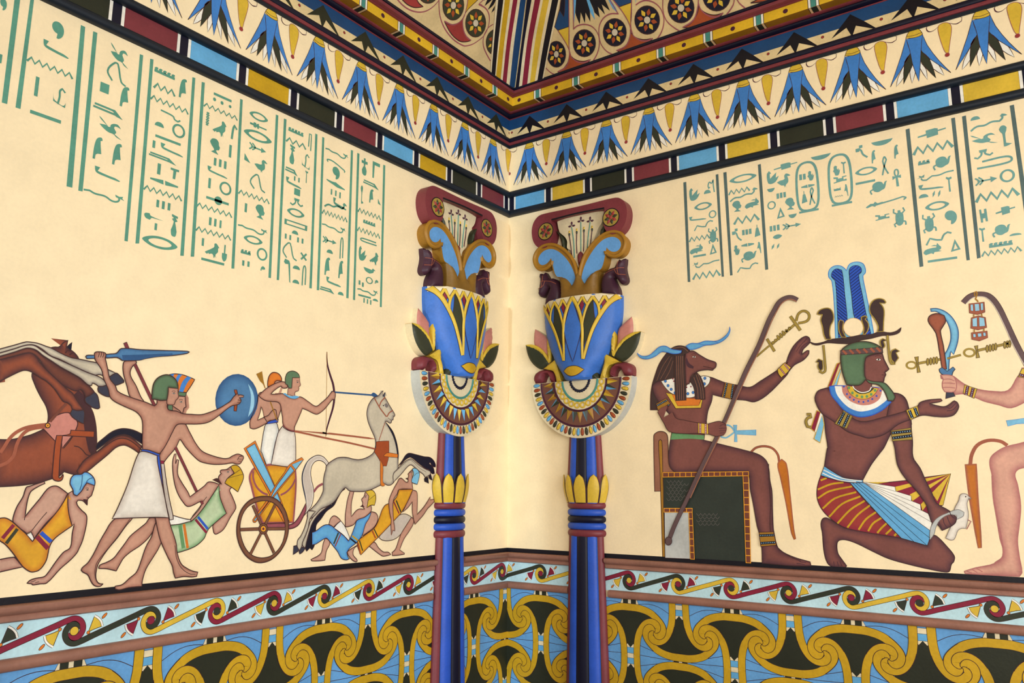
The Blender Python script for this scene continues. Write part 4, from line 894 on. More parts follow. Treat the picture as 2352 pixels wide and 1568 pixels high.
paint('robe', T, F('mint', '1870 705 1885 870 1930 1000 1975 1105 1850 1210 1730 1320 1690 1390 1660 1460 1580 1540 1500 1590 1380 1635 1260 1660 1190 1600 1150 1400 1130 1275 1300 1260 1440 1225 1480 1215 1570 1130 1700 960', rim='mintd', rw=0.022), St('mintd', 0.0135, '1315 1268 1365 1600'), St('orange', 0.010, '1372 1258 1425 1600'), St('crimson', 0.009, '1535 1190 1692 1378'), St('royal', 0.009, '1572 1155 1712 1328'))
# keep the striding legs in front of the robe
for o in list(bpy.data.objects['tall_warrior'].children)+list(bpy.data.objects['second_warrior'].children):
    if o.name.startswith(('front_leg', 'kilt')): o.location.y -= 0.0016
# chariot
V('F', 'l', 4)
T = fig('war_chariot', 'orange chariot with crossed blue quivers and a six-spoked wheel', 'painted chariot', 900, 1700)
S.k = 12
paint('body', T, F('robe', '430 760 500 670 730 610 860 600 1090 635 1240 710 1250 900 1240 1150 1215 1480 1200 1640 650 1650 560 1420 500 1200 450 1000 415 850', 'mauve', 0.008, rim='roped', rw=0.03), St('mauve', 0.008, '480 720 480 850 540 1000 640 1100 740 1145'), St('mauve', 0.008, '1240 860 1180 980 1080 1090 970 1150'))
paint('pole', T, F('mauve', '@G 720 720 1050 710 1130 740 1220 700 1300 600 1380 450 1430 350 1430 480 1380 600 1300 740 1210 800 1110 820 720 820', rim='wine', rw=0.008), St('mauve', 0.010, '1570 1090 1640 1000 1730 945'))
paint('quiver', T, F('orange', '310 310 515 170 860 960 1000 1290 1060 1500 1140 1640 1120 1650 1030 1640 760 1120 560 760', 'ink', 0.002), F('turq', '355 315 505 225 850 970 960 1240 1010 1400 1125 1625 1030 1540 780 1080 600 760', 'ink', 0.0025, rim='sky', rw=0.01))
paint('quiver', T, F('orange', '1130 600 1350 470 1385 510 1250 690 900 1120 620 1500 520 1640 480 1640 470 1590 700 1270 870 980 1040 740', 'ink', 0.002), F('turq', '1150 630 1210 710 860 1130 510 1620 490 1600 740 1280 900 980 1060 760', 'ink', 0.0025, rim='sky', rw=0.01), F('turq', '1170 600 1370 515 1240 690', 'ink', 0.002))
paint('reins', T, St('terra', 0.0075, '@E 905 1475 1480 1530 @H 0 968 470 1022 945 1080', taper=0.05), St('terra', 0.0075, '@E 905 1490 1100 1530 @H 0 1052 470 1148 950 1260'))
V('G'); sp = [('470 390', ), ('870 380', ), ('1050 812', ), ('245 830', ), ('425 1270', ), ('850 1250', )]
paint('wheel', T, F('wood', '700 228 830 250 960 340 1060 500 1110 680 1112 850 1070 1030 980 1200 860 1330 740 1400 600 1428 480 1400 340 1300 240 1140 185 960 178 780 210 600 280 440 400 310 540 245', rim='umberd', rw=0.008, holes=('690 310 820 340 930 430 1010 570 1050 740 1045 900 1000 1070 910 1210 800 1300 680 1335 560 1330 440 1280 340 1170 275 1020 240 850 250 680 300 530 390 410 530 335',)),
      *[St('umberd', 0.013, '655 815 '+q[0], n=1) for q in sp], *[St('wood', 0.009, '655 815 '+q[0], n=1) for q in sp], El('wood', 655, 815, 80, 95, 'umberd'), El('amber', 655, 815, 50, 58), El('wine', 655, 815, 20, 24, None))
V('E', lay=4)
T = fig('charioteer', 'driver in orange cap behind the archer on the chariot', 'painted person', 500, 1400, 'chariot crew')
paint('skirt', T, F('white', '@F 713 -129 860 -170 900 -150 930 -60 940 0 880 200 800 610 720 610 640 400 620 350 650 120 670 0', rim='greyp', rw=0.02))
paint('body', T, F('skin', '545 640 580 590 680 590 690 640 660 710 640 760 620 800 570 800 540 825 480 825 420 900 300 790 260 830 250 900 230 1000 150 1200 105 1320 110 1430 170 1450 250 1430 400 1350 460 1300 540 1290 600 1300 640 1180 665 1100 650 900 700 700', None), F('skin', '260 830 300 790 420 800 650 980 665 1100 640 1180 610 1260 560 1290 420 1330 360 1230 340 1140 310 1050 290 1160 245 1290 330 1250 440 1200 480 1150 540 1095 580 1110 590 1180 600 1250 540 1290 460 1300 400 1350 250 1430 170 1450 110 1430 105 1320 150 1200 230 1000 250 900', rim='skind', rw=0.01), F('cream', '312 1060 290 1160 248 1286 330 1250 358 1232 340 1140', 'ink', 0.002))
paint('waistband', T, F('royal', '430 1320 560 1280 620 1270 610 1330 410 1360')); paint('cap', T, F('orange', '425 690 425 600 450 500 500 440 560 430 630 460 675 530 680 590 600 580 560 600 540 650 500 670', rim='rust', rw=0.01))
T2 = fig('whip', 'yellow-tufted whip held by the driver in the orange cap', 'painted whip', 400, 800)
paint('whip', T2, F('ochre', '220 460 325 410 355 600 390 720 375 720 340 640 290 590', None), St('ochre', 0.005, '470 950 520 1090 600 1310'))
T = fig('archer', 'bare-chested archer in green cap and white skirt on the chariot', 'painted person', 900, 1450, 'chariot crew')
paint('skirt', T, F('kilt', '@F 1003 -89 1060 -40 1150 0 1225 10 1240 150 1245 400 1240 620 1100 640 800 600 850 350 900 120 940 0', rim='kiltd', rw=0.02))
paint('body', T, F('skin', '700 815 800 880 920 905 1000 870 1060 890 1160 960 1295 1040 1400 970 1500 880 1570 790 1600 770 1640 800 1645 860 1630 920 1590 925 1540 980 1460 1080 1380 1150 1310 1185 1240 1165 1130 1110 1050 1080 1020 1160 960 1300 910 1420 910 1500 860 1490 760 1440 700 1360 690 1240 670 1120 650 1010 600 965 500 955 390 940 300 890 265 850 330 780 430 700 560 630 660 598 730 605 770 650 785 690 770 710 700 715 665 680 620 700 540 760 480 820 560 825 640 815', rim='skind', rw=0.011))
paint('face', T, F('skin', '868 525 1000 525 1005 600 1018 655 1005 680 985 690 990 720 975 765 940 775 915 800 920 870 780 830 790 720 855 715 862 600', 'ink', 0.0018, rim='skind', rw=0.006), *eye(960, 610, 1.0))
paint('collar', T, F('sky', '700 815 740 805 800 850 860 860 920 850 985 865 985 880 920 905 860 900 800 880', None)); paint('cap', T, F('helm', '740 600 745 520 780 440 850 408 920 418 980 465 1000 525 870 525 862 600 855 715 800 712 780 660 745 640')); paint('belt', T, F('maroon', '700 1370 760 1430 850 1470 905 1470 905 1498 850 1490 750 1440 690 1390', None))
T = fig('bow', 'tall dark bow with blue arrow pointing at the grey horse', 'painted bow', 1600, 900)
S.k = 2; paint('bow_stave', T, St('plum', lambda t: 0.004+0.008*math.sin(math.pi*t), '1495 60 1495 180 1510 320 1560 500 1605 640 1625 780 1625 930 1600 1080 1540 1280 1490 1460 1478 1568')); paint('bow_string', T, St('ochre', 0.0022, '1495 60 1485 1000 @F 1792 0 1785 125')); paint('arrow', T, St('steeld', 0.0075, '1570 782 @H 920 293', n=1), F('steeld', '@H 870 285 925 245 1010 305 930 325', None))
# grey horse
V('I', 'l', 6)
T = fig('grey_horse', 'pale grey horse with brown harness rearing before the chariot', 'painted horse', 700, 400)
paint('far_hind_legs', T, F('navy', '@G 2140 95 2080 110 2030 200 1960 300 1880 370 1740 450 1640 560 1560 650 1500 820 1460 1000 1430 1080 1420 1170 1445 1220 1500 1160 1540 1195 1580 1120 1600 1000 1605 850 1620 740 1700 640 1800 500 1930 400 2000 270 2070 150'))
paint('far_forelegs', T, F('navy', '1345 120 1400 50 1450 -30 1500 -60 1600 -40 1720 -10 1800 0 1850 40 1880 100 1880 140 1840 130 1800 70 1790 90 1850 150 1868 230 1830 235 1790 180 1740 160 1640 90 1560 20 1510 0 1440 40 1390 90'))
paint('tail', T, F('kiltd', '@F 1840 575 1800 520 1740 460 1650 432 1560 460 1470 530 1400 660 1362 800 1370 950 1400 1100 1430 1250 1430 1330 @G 1400 560 1375 600 1470 490 1530 400 1560 280 1570 170 1560 60 @F 1530 880 1515 760 1530 640 1590 550 1670 525 1740 550 1790 600 1800 640', rim='kilt', rw=0.01), St('hoof', 0.006, '@F 1600 440 1470 530 1400 660 1362 800 1370 950 1400 1100 1430 1250 1430 1330', taper=0.3))
paint('hind_leg', T, F('grey', '@G 1560 600 1500 700 1470 800 1420 940 1370 1050 1365 1110 1400 1160 1420 1140 1440 1050 1480 900 1540 720 1650 560 1800 430 1900 350 1700 300', rim='greyd', rw=0.008))
paint('body', T, F('grey', '@H 930 335 1010 300 1050 250 1095 212 1085 290 1130 235 1120 320 1150 370 1200 460 1260 560 1305 640 1300 670 1280 680 1275 735 1250 745 1240 790 1210 795 1160 765 1130 770 1200 850 1270 950 1320 1080 1350 1200 1370 1350 @I 1342 60 1340 190 1300 250 1290 340 1240 395 1190 402 1150 385 1080 405 960 462 860 490 760 494 640 482 590 440 560 450 500 530 420 640 330 700 230 745 150 830 60 900 30 850 50 780 90 740 180 640 258 490 262 380 275 260 300 170 305 130 343 82 420 30 @H 270 1420 360 1408 450 1415 550 1440 650 1452 760 1430 860 1380 925 1320 945 1250 958 1180 945 1070 910 980 860 870 815 740 800 620 820 500 870 400', rim='greyd', rw=0.02),
      F('navy', '@H 1130 770 1200 850 1270 950 1320 1080 1350 1200 1370 1350 1365 1540 1345 1350 1320 1200 1280 1060 1230 950', None), F('hoof', '@H 1080 310 1130 235 1118 325', None), F('greyd', '@H 1115 455 1150 435 1190 480 1165 520 1135 505', None), El('navy', *(1130, -745), 9, 9, None), St('ink', 0.0022, '@H 1180 700 1250 755 1240 790'), St('ink', 0.0018, '@H 1262 655 1282 665'))
paint('hind_leg', T, F('grey', '@G 1480 490 1455 520 1450 620 1400 800 1330 950 1280 1015 1265 1120 1275 1180 1310 1200 1345 1150 1370 1050 1420 930 1470 790 1500 640 1600 500', rim='greyd', rw=0.008))
paint('hoof', T, F('hoof', '@G 1260 1115 1205 1125 1195 1280 1290 1215 1300 1195')); paint('hoof', T, F('hoof', '@G 1345 1140 1300 1230 1315 1270 1370 1230 1415 1160 1380 1150'))
paint('near_foreleg', T, F('grey', '1270 360 1390 235 1470 140 1520 108 1560 130 1640 200 1700 245 1730 290 1770 270 1810 240 1800 200 1740 170 1640 110 1560 40 1520 20 1450 50 1380 110 1330 170 1270 240', rim='greyd', rw=0.008), St('ink', 0.0018, '1340 170 1440 80 1510 40 1560 70 1640 150 1740 210'))
paint('hoof', T, F('navy', '1735 285 1770 290 1780 375 1720 345 1715 310')); paint('hoof', T, F('navy', '1780 270 1810 245 1832 330 1785 300'))
paint('breast_harness', T, F('rust', '@H 965 1130 1060 1120 1195 1115 1195 1330 1185 1430 1150 1568 1045 1568 1035 1480 930 1310 960 1230', 'umberd', 0.002), F('orange', '@H 1100 1380 1160 1330 1355 1355 1350 1415 1110 1395', 'umberd', 0.002), F('orange', '1080 30 1120 130 1118 350 1145 385 1140 410 1110 415 1085 390', 'umberd', 0.002))
paint('bridle', T, St('terra', 0.0055, '@H 930 340 1030 520 1150 680'), St('terra', 0.0055, '@H 1130 330 1060 400 1020 490'), St('terra', 0.0055, '@H 1260 570 1200 610 1160 680'), St('terra', 0.0035, '@H 1120 790 1010 1120'))
# two more fallen men
S.k = 2
T = fig('fallen_man', 'fallen man in bright blue robe and yellow cap under the grey horse', 'painted person', 700, 1300, 'fallen enemies')
paint('knee', T, F('skinp', '345 960 370 880 420 840 480 870 520 915 460 960 410 1010', rim='skinpd', rw=0.008)); paint('shin', T, F('skinp', '290 1165 340 1180 360 1240 310 1350 290 1480 220 1490 100 1490 85 1470 200 1410 240 1360 260 1250', rim='skinpd', rw=0.008))
paint('arm', T, F('skinp', '960 780 1020 800 1050 850 1045 920 1000 1000 930 1060 830 1130 850 1020 900 900', rim='skinpd', rw=0.008)); paint('hand', T, F('skinp', '900 1260 1000 1220 1060 1300 1130 1360 1200 1365 1240 1400 1130 1425 1080 1400 1000 1340', rim='skinpd', rw=0.008))
paint('body', T, F('skinp', '650 480 710 480 690 560 670 660 668 850 760 750 860 745 825 700 830 655 820 630 815 600 850 560 865 505 930 500 950 690 960 740 945 785 860 860 750 905 700 970 600 1002 580 990 578 850 590 750 610 620', rim='skinpd', rw=0.009), F('umberd', '790 712 830 680 860 715', None), *eye(872, 570, 0.8, -1))
paint('cap', T, F('yellow', '870 490 960 470 1010 520 1020 600 1000 690 950 690 890 725 905 640 920 560', rim='gold', rw=0.006), St('ink', 0.002, '910 620 1010 540'))
paint('robe', T, F('sky', '955 785 920 880 870 960 830 1100 810 1140 780 1190 740 1230 640 1310 600 1370 620 1440 640 1460 590 1478 520 1450 470 1360 400 1270 320 1170 290 1165 200 1220 150 1250 100 1260 100 1080 155 1060 250 990 310 968 380 985 480 1070 560 1130 625 1205 660 1140 720 980 750 905 860 860', rim='blue', rw=0.016), St('leaf', 0.008, '480 1085 412 1245'), St('red', 0.006, '512 1105 432 1280'), St('gold', 0.007, '678 1128 768 1203'), St('navy', 0.007, '652 1168 733 1232'))
paint('white_sash', T, F('white', '515 915 570 990 640 1160 628 1200 540 1110 415 1015 460 960'))
S.k += 2
T = fig('fallen_man', 'kneeling man in orange robe and blue cap under the grey horse forelegs', 'painted person', 1200, 1000, 'fallen enemies')
paint('white_sash', T, F('kiltd', '1290 900 1360 830 1440 815 1520 850 1520 880 1440 1000 1380 1100 1300 1170 1200 1200 1110 1190 1060 1150 1100 1100', rim='grey', rw=0.015)); paint('leg', T, F('skin', '1530 860 1560 890 1560 950 1500 1060 1420 1180 1360 1330 1430 1380 1430 1395 1330 1410 1255 1415 1250 1370 1300 1320 1350 1180 1380 1100 1440 1000', rim='skind', rw=0.009)); paint('foot', T, F('skinp', '750 1265 700 1320 690 1400 740 1465 750 1490 735 1505 680 1480 620 1410 605 1360 640 1330', rim='skinpd', rw=0.008))
paint('robe', T, F('robe', '1350 465 1550 460 1500 580 1440 700 1380 800 1280 910 1100 1100 950 1250 800 1405 750 1265 760 1200 900 1090 980 1030 1030 960 1070 860 1110 750 1150 690 1200 665 1215 800 1235 890 1268 640 1320 560', rim='roped', rw=0.014), St('crimson', 0.007, '1275 640 1350 808'), St('leaf', 0.008, '1310 620 1378 790'), St('leaf', 0.006, '990 1030 1045 1143'), St('rust', 0.008, '965 1058 1010 1160'), St('leaf', 0.006, '780 1195 825 1343'), St('rust', 0.008, '760 1235 792 1385'))
paint('body', T, F('skin', '1540 175 1505 210 1478 240 1488 265 1480 295 1480 340 1475 355 1450 355 1410 320 1380 298 1350 310 1330 350 1290 420 1240 520 1205 620 1205 700 1215 800 1235 900 1230 980 1240 1122 1262 1050 1290 1060 1285 990 1270 900 1265 800 1268 620 1320 530 1350 465 1550 460 1540 380 1540 300', rim='skind', rw=0.009),
      F('skin', '1545 470 1600 490 1615 560 1610 820 1700 720 1755 640 1800 565 1800 610 1850 600 1855 640 1800 700 1760 740 1700 830 1580 965 1560 900 1540 780 1540 640 1480 720 1400 790 1450 680 1500 580', rim='skind', rw=0.009), F('umberd', '1440 300 1470 295 1480 330', None), *eye(1520, 215, 0.7, -1))
paint('cap', T, F('turq', '1540 170 1560 155 1600 165 1640 220 1640 280 1610 390 1580 380 1530 360 1530 320 1560 240'), St('ink', 0.002, '1565 270 1600 230 1640 225'))
# ---------------------------------------------------------------- gods painted on the right wall
def beads(x0, y0, x1, y1, n, key='navy', dot='lsky', r=7.0):
    out = [St(key, 2.2*r/S.sc*0.0023, [onwall(x0, y0), onwall(x1, y1)], n=1)]
    for i in range(n):
        t = (i+0.5)/n; out.append(El(dot, x0+(x1-x0)*t, y0+(y1-y0)*t, r*0.45, r*0.45, None)); S.k -= 0
    return out
def dots(key, r, pts, ink=None):
    v = [float(a) for a in pts.split()]
    return [El(key, v[i], v[i+1], r, r*1.1, ink, 0.0015) for i in range(0, len(v), 2)]
def gold_rod(T, pts, w_=0.006): paint('rod', T, St('khakid', w_+0.003, pts), St('khaki', w_, pts))
V('K', 'r', 0)
T = fig('throne', 'black and white block throne with tiled gold border under the ram-headed god', 'painted throne', 450, 880)
paint('back_rest', T, F('brown', '68 210 75 180 120 160 165 180 175 240 178 360 190 420 230 462 140 465 140 600 75 602', rim='dadod', rw=0.01)); paint('post', T, F('ochre', '105 235 118 220 130 235 136 460 146 700 @L 155 703 134 700 @K 115 450', 'umberd'))
paint('dark_block', T, F('fieldg', '140 480 728 475 @L 728 113 748 742 155 705 @K 142 720', n=1), *[St('greyd', 0.0012, [onwall(x+a*15, y+b*9) for a, b in ((-1, -1), (-.5, .3), (0, .8), (.5, .3), (1, -1))]) for x, y in [(180+i*29+(j % 2)*15, 530+j*22) for j in range(7) for i in range(4+j % 2)]+[(400+i*31+(j % 2)*15, 760+j*24+12) for j in range(4) for i in range(5)]])
V('L'); paint('white_block', T, F('greyp', '150 372 332 372 342 714 155 706', n=1))
def tiles(name, pts, a, b, c, d, n):
    m_ = [F('umber', pts, 'amber', 0.004, n=1)]
    for i in range(1, n):
        t = i/n; m_.append(St('amber', 0.0035, [onwall(a[0]+(b[0]-a[0])*t, a[1]+(b[1]-a[1])*t), onwall(c[0]+(d[0]-c[0])*t, c[1]+(d[1]-c[1])*t)], n=1)); S.k -= 0
    paint(name, T, *m_)
tiles('tiled_border', '138 80 768 73 768 103 138 113', (138, 80), (768, 73), (138, 113), (768, 103), 15); tiles('tiled_border', '728 103 768 103 785 743 750 741', (728, 103), (750, 741), (768, 103), (785, 743), 12)
tiles('tiled_border', '148 342 356 342 356 370 148 370', (148, 342), (356, 342), (148, 370), (356, 370), 5); tiles('tiled_border', '330 370 356 370 372 716 342 714', (330, 370), (342, 714), (356, 370), (372, 716), 7)
S.k = 34
T = fig('ram_headed_god', 'seated god with brown ram head, long striped wig and wavy blue horns', 'painted god', 450, 300)
V('J'); paint('wig_back', T, F('wig', '165 752 168 620 180 540 200 470 240 360 300 270 360 215 430 202 480 220 505 250 500 400 470 520 300 640 225 700 225 752', 'ink', rim='umberd', rw=0.01), *[St('brown', 0.0016, p) for p in ('330 290 270 380 220 500', '350 300 300 400 250 490', '360 330 330 420 290 490')])
paint('body', T, F('dskin', '180 545 220 512 300 490 480 500 600 470 680 470 740 492 810 518 920 540 1020 556 1100 510 1270 400 1344 345 @M 395 850 470 780 500 700 540 620 600 550 670 503 710 515 722 560 690 600 650 640 635 690 690 650 712 650 705 690 650 750 560 800 500 870 @J 1344 440 1320 470 1170 620 1060 682 980 668 880 660 780 640 700 620 690 680 660 760 645 860 @K 460 90 445 180 440 225 600 265 760 305 850 335 900 380 918 440 925 520 940 600 945 750 950 870 @L 955 520 975 610 1000 650 1100 700 1220 735 1228 765 1100 765 980 755 868 745 865 640 850 540 830 470 800 300 780 200 775 120 760 75 @K 600 455 400 455 230 460 190 420 180 360 185 280 195 215 205 150 200 60 @J 250 700 200 620', rim='dskind', rw=0.035),
      St('ink', 0.003, '@K 915 400 920 560 930 700 @L 925 400 930 520 965 610 1060 690 1150 730'), *[St('dskind', 0.0025, q) for q in ('@M 690 525 620 600 580 660', '@M 660 510 600 570 560 640', '@M 710 560 640 610 610 680')], St('dskind', 0.0028, '@L 1130 715 1150 735 1190 740'), St('dskind', 0.0028, '@L 1120 745 1180 755'))
paint('belt', T, F('mintd', '@K 208 165 300 180 440 190 440 222 330 215 195 222', None))
paint('collar', T, F('white', '258 505 400 470 460 560 500 520 600 463 665 465 680 485 665 530 620 570 550 635 480 648 400 630 340 605 290 555', 'khakid'), *dots('blue', 11, '295 505 318 543 345 575 378 605 488 612 533 602 630 528 634 480', 'ink'), *dots('crimson', 6, '360 485 368 505 478 557 515 552'))
paint('pectoral', T, F('yellow', '300 605 350 612 400 700 590 695 600 665 614 665 600 735 385 740', 'umberd', n=1), F('orange', '352 618 480 650 600 660 582 712 402 716', 'rust', n=1))
paint('face', T, F('dskin', '470 270 500 250 540 248 590 280 660 320 720 340 733 355 728 385 712 400 700 412 660 408 600 415 570 425 520 460 500 530 470 530 465 400', rim='dskind', rw=0.014), *eye(541, 297, 0.9), St('ink', 0.003, '620 378 670 388 712 400'), F('dskind', '478 300 500 350 540 380 535 398 490 385 470 340', None))
paint('wig_lock', T, F('wig', '378 285 455 270 470 480 475 668 385 672 375 480', 'ink'), *[St('brown', 0.002, '%d 290 %d 480 %d 665' % (x, x+3, x+8)) for x in (392, 410, 428, 445)])
paint('wig_lock', T, F('wig', '505 500 530 460 565 430 600 470 630 560 638 662 555 660 540 560', 'ink'), *[St('brown', 0.002, p) for p in ('540 470 570 560 578 655', '560 450 595 560 605 655', '575 440 612 550 625 655')]); paint('wig_crown', T, F('wig', '350 222 400 200 460 205 500 235 495 262 460 275 380 290 340 275', None), St('brown', 0.002, '360 225 440 215 490 250'))
paint('armband', T, F('ochre', '218 700 305 650 340 700 240 780', 'umberd'), *beads(225, 715, 312, 668, 8), *beads(240, 760, 332, 706, 8)); paint('armband', T, F('ochre', '810 517 893 535 880 600 860 658 780 640 795 580', 'umberd'), *beads(826, 522, 800, 642, 8), *beads(878, 535, 862, 650, 8))
V('M'); paint('bracelet', T, F('yellow', '390 845 465 775 530 825 500 870 430 930 400 890', 'umberd'), *beads(415, 830, 470, 900, 5, 'mauve', 'white'), *beads(462, 790, 510, 850, 5, 'mauve', 'white'))
V('L'); paint('anklet', T, F('ochre', '848 518 955 515 975 612 862 622', 'umberd'), *beads(852, 542, 958, 538, 8), *beads(860, 598, 968, 592, 8))
V('J'); paint('horn', T, F('sky', '45 232 60 265 100 290 160 285 210 245 250 212 300 205 350 230 400 240 440 245 430 265 370 273 320 262 270 255 220 290 160 315 110 315 70 290', 'royal', 0.002, rim='blue', rw=0.008)); paint('horn', T, F('sky', '475 205 520 182 580 182 640 162 740 162 800 130 840 85 852 38 855 80 830 130 770 175 700 195 640 200 580 225 510 237', 'royal', 0.002, rim='blue', rw=0.008), St('royal', 0.0018, '585 185 620 195 650 198'), St('royal', 0.0018, '720 165 750 178'))
T2 = fig('crook_staff', 'long dark crook staff held slanting by the ram-headed god', 'painted staff', 400, 900)
p_ = '@M 598 135 540 108 480 112 410 155 360 235 300 350 200 600 60 880 @J 800 870 @K 440 400 330 640 230 850 @L 187 578'
paint('staff', T2, St('ink', 0.0215, p_), St('staff', 0.0175, p_), St('brown', 0.005, '@M 590 150 540 128 490 132 430 175 385 250 325 370 225 610 85 890 @J 815 875 @K 455 410 345 650')); V('L'); paint('knob', T2, El('staff', 185, 582, 25, 30))
V('K'); paint('forearm', T, F('dskin', '150 60 215 20 240 65 300 80 400 100 470 108 500 100 560 88 608 112 612 150 590 190 530 198 480 182 400 176 300 178 190 162 150 100 105 20 130 -10 180 -30', None), St('ink', 0.003, '215 20 240 65 300 80 400 100 470 108 500 100 560 88 608 112'), St('ink', 0.003, '105 20 150 100 190 162 300 178 400 176 480 182 530 198 590 190'), *[St('dskind', 0.0022, p) for p in ('560 125 585 112 608 118', '555 140 610 138', '555 158 608 156', '560 175 600 172')])
paint('bracelet', T, F('yellow', '402 100 475 108 478 182 402 176', 'umberd', n=1), *beads(418, 104, 418, 176, 6, 'mauve', 'white'), *beads(458, 108, 458, 180, 6, 'mauve', 'white'))
T2 = fig('blue_ankh', 'light blue ankh in the fist of the ram-headed god', 'painted ankh', 700, 170); S.k = 20
paint('ankh', T2, St('turq', 0.007, '562 200 600 208 640 185 664 166 650 138 625 118 606 114'), F('turq', '655 115 682 115 678 155 822 150 822 190 680 182 684 238 662 238 667 175', 'blue', 0.0018, n=1))
T2 = fig('ankh_rod', 'gold beaded rod with loop on the staff of the ram-headed god', 'painted rod', 1100, 100)
V('M'); gold_rod(T2, '170 712 300 600'); gold_rod(T2, '320 590 560 385', 0.009); paint('bar', T2, St('khakid', 0.013, '278 528 356 658', n=1), St('khaki', 0.010, '280 532 354 654', n=1)); paint('bar', T2, St('khakid', 0.014, '518 296 622 442', n=1), St('khaki', 0.011, '520 299 620 439', n=1))
for q in ((340, 570), (368, 545), (395, 515), (422, 493), (448, 470), (478, 445), (510, 420)): paint('bead', T2, El('khaki', q[0], q[1], 12, 27 if 380 < q[0] < 460 else 16, 'khakid', 0.002, -0.5)); S.k -= 3
paint('loop', T2, St('khakid', 0.012, '578 345 600 275 650 242 700 262 712 312 680 350 598 368'), St('khaki', 0.0085, '578 345 600 275 650 242 700 262 712 312 680 350 598 368'))
V('K'); S.k = 0
T2 = fig('ochre_tail', 'ochre tail hanging before the knees of the ram-headed god', 'painted tail', 1040, 500)
paint('tail', T2, St('ink', 0.0105, '785 312 820 282 880 270 940 285 980 330 992 385'), St('terra', 0.008, '785 312 820 282 880 270 940 285 980 330 992 385'), F('roped', '980 400 1010 365 1045 400 1070 600 1100 880 @L 1113 565 1100 572 1080 520 1040 300 @K 1000 500', 'terra', rim='terra', rw=0.008))
# kneeling figure
V('X', 'r', 2)
T = fig('kneeling_man', 'kneeling dark-skinned man in green headcloth and red striped kilt with open hand', 'painted person', 400, 870)
paint('fan_skirt', T, F('crimson', '380 238 480 246 690 225 820 203 1000 178 945 400 905 420 860 470 790 435 720 372 610 300', 'ink', n=1), *[F('yellow', '998 178 '+p, None, n=1) for p in ('600 272 615 303', '710 325 728 372', '788 395 800 440', '870 320 905 372', '915 400 945 400', '820 212 822 226')], F('yellow', '380 238 450 238 560 236 480 250', None, n=1))
paint('legs', T, F('dskin', '90 500 120 490 190 530 260 565 450 595 660 638 835 690 860 610 900 620 970 690 1025 760 1022 800 1005 820 990 870 960 875 850 855 700 820 560 780 450 730 350 680 270 650 215 648 195 670 200 740 225 780 262 830 255 840 165 838 125 810 100 720 90 600 80 540', rim='dskind', rw=0.028), *[St('dskind', 0.0028, p) for p in ('170 800 175 835', '195 800 205 835', '215 800 230 835')])
paint('kilt', T, F('red', '80 190 100 200 280 240 300 260 420 400 500 480 620 600 660 635 500 610 350 585 250 560 180 520 120 470 80 420 55 360 52 290 65 230', rim='crimson', rw=0.03), *[St('gold', 0.0075, p) for p in ('78 225 120 208', '58 290 150 252 240 240', '58 352 140 302 300 268', '92 425 180 352 330 308', '137 485 230 392 360 338', '197 530 290 432 390 370', '267 560 340 470 430 400', '347 575 400 500 470 450', '415 585 450 530 510 490', '480 598 510 562 545 530', '540 607 582 568', '600 618 618 600')])
paint('blue_pleats', T, F('sky', '285 240 378 236 855 580 855 630 835 688 650 635 500 480', 'ink', n=1), *[St('navy', 0.0018, p) for p in ('345 240 855 635', '325 240 832 686', '302 240 740 660')]); paint('white_pleats', T, F('white', '378 236 480 250 605 270 612 302 720 335 722 370 785 395 790 435 840 460 870 520 855 580', 'ink', 0.002, n=1), *[St('greyd', 0.0016, p) for p in ('375 238 612 304', '375 238 722 372', '375 238 790 437', '375 238 866 522')])
V('O'); paint('ribbon', T, F('crimson', '278 225 300 215 242 378 215 382', 'gold', 0.004, n=1)); paint('ribbon', T, F('turq', '300 262 310 258 278 372 254 376', 'gold', 0.004, n=1)); paint('ribbon', T, F('crimson', '140 545 165 558 125 690 98 668', 'gold', 0.004, n=1)); paint('ribbon', T, F('white', '165 560 176 575 138 695 126 690', None, n=1)); paint('ribbon', T, F('turq', '174 580 190 640 162 766 120 740', 'gold', 0.004, n=1)); paint('ribbon_snake', T, St('khakid', 0.013, '102 660 75 655 65 620 80 595 100 590 95 570 70 572'), St('khaki', 0.009, '102 660 75 655 65 620 80 595 100 590 95 570 70 572'))
paint('body', T, F('dskin', '128 480 150 420 215 388 385 375 430 370 640 440 700 430 745 460 768 520 790 640 700 640 650 700 600 800 @X 500 30 440 110 400 180 378 222 300 215 230 200 105 125 125 0 @O 215 800 200 700 190 600 170 540', rim='dskind', rw=0.035))
paint('waistband', T, F('sky', '@X 105 125 230 200 300 215 378 222 378 240 280 240 160 215 80 190', 'ink'), St('white', 0.004, '@X 98 150 220 207 370 230'), St('white', 0.004, '@X 90 172 200 220 330 236'))
paint('far_arm', T, F('dskin', '@U 250 150 310 160 360 205 383 270 405 380 408 450 418 550 422 680 480 770 520 860 @X 870 320 900 385 990 440 1045 490 1030 530 985 560 940 580 910 540 870 525 850 470 830 400 760 300 680 210 640 150 620 100 605 0 @U 258 550 245 480 200 400', rim='dskind', rw=0.022), *[St('dskind', 0.003, p) for p in ('@X 915 500 925 540 945 575', '@X 945 490 955 530 975 560', '@X 975 480 990 520 1005 545', '@X 990 440 1010 480 1040 500')])
paint('front_arm', T, F('dskin', '130 480 128 450 150 410 210 390 260 440 330 550 440 620 600 590 760 545 830 515 @U 480 230 540 210 650 200 662 215 640 225 560 238 620 256 690 262 760 215 785 230 797 270 760 330 700 348 600 345 500 335 @O 790 605 700 640 600 710 500 735 440 720 350 690 270 630 180 570 150 530', rim='dskind', rw=0.02), *[St('dskind', 0.0028, p) for p in ('@U 690 262 720 280 740 270 780 225', '@U 700 300 750 290 790 245')])
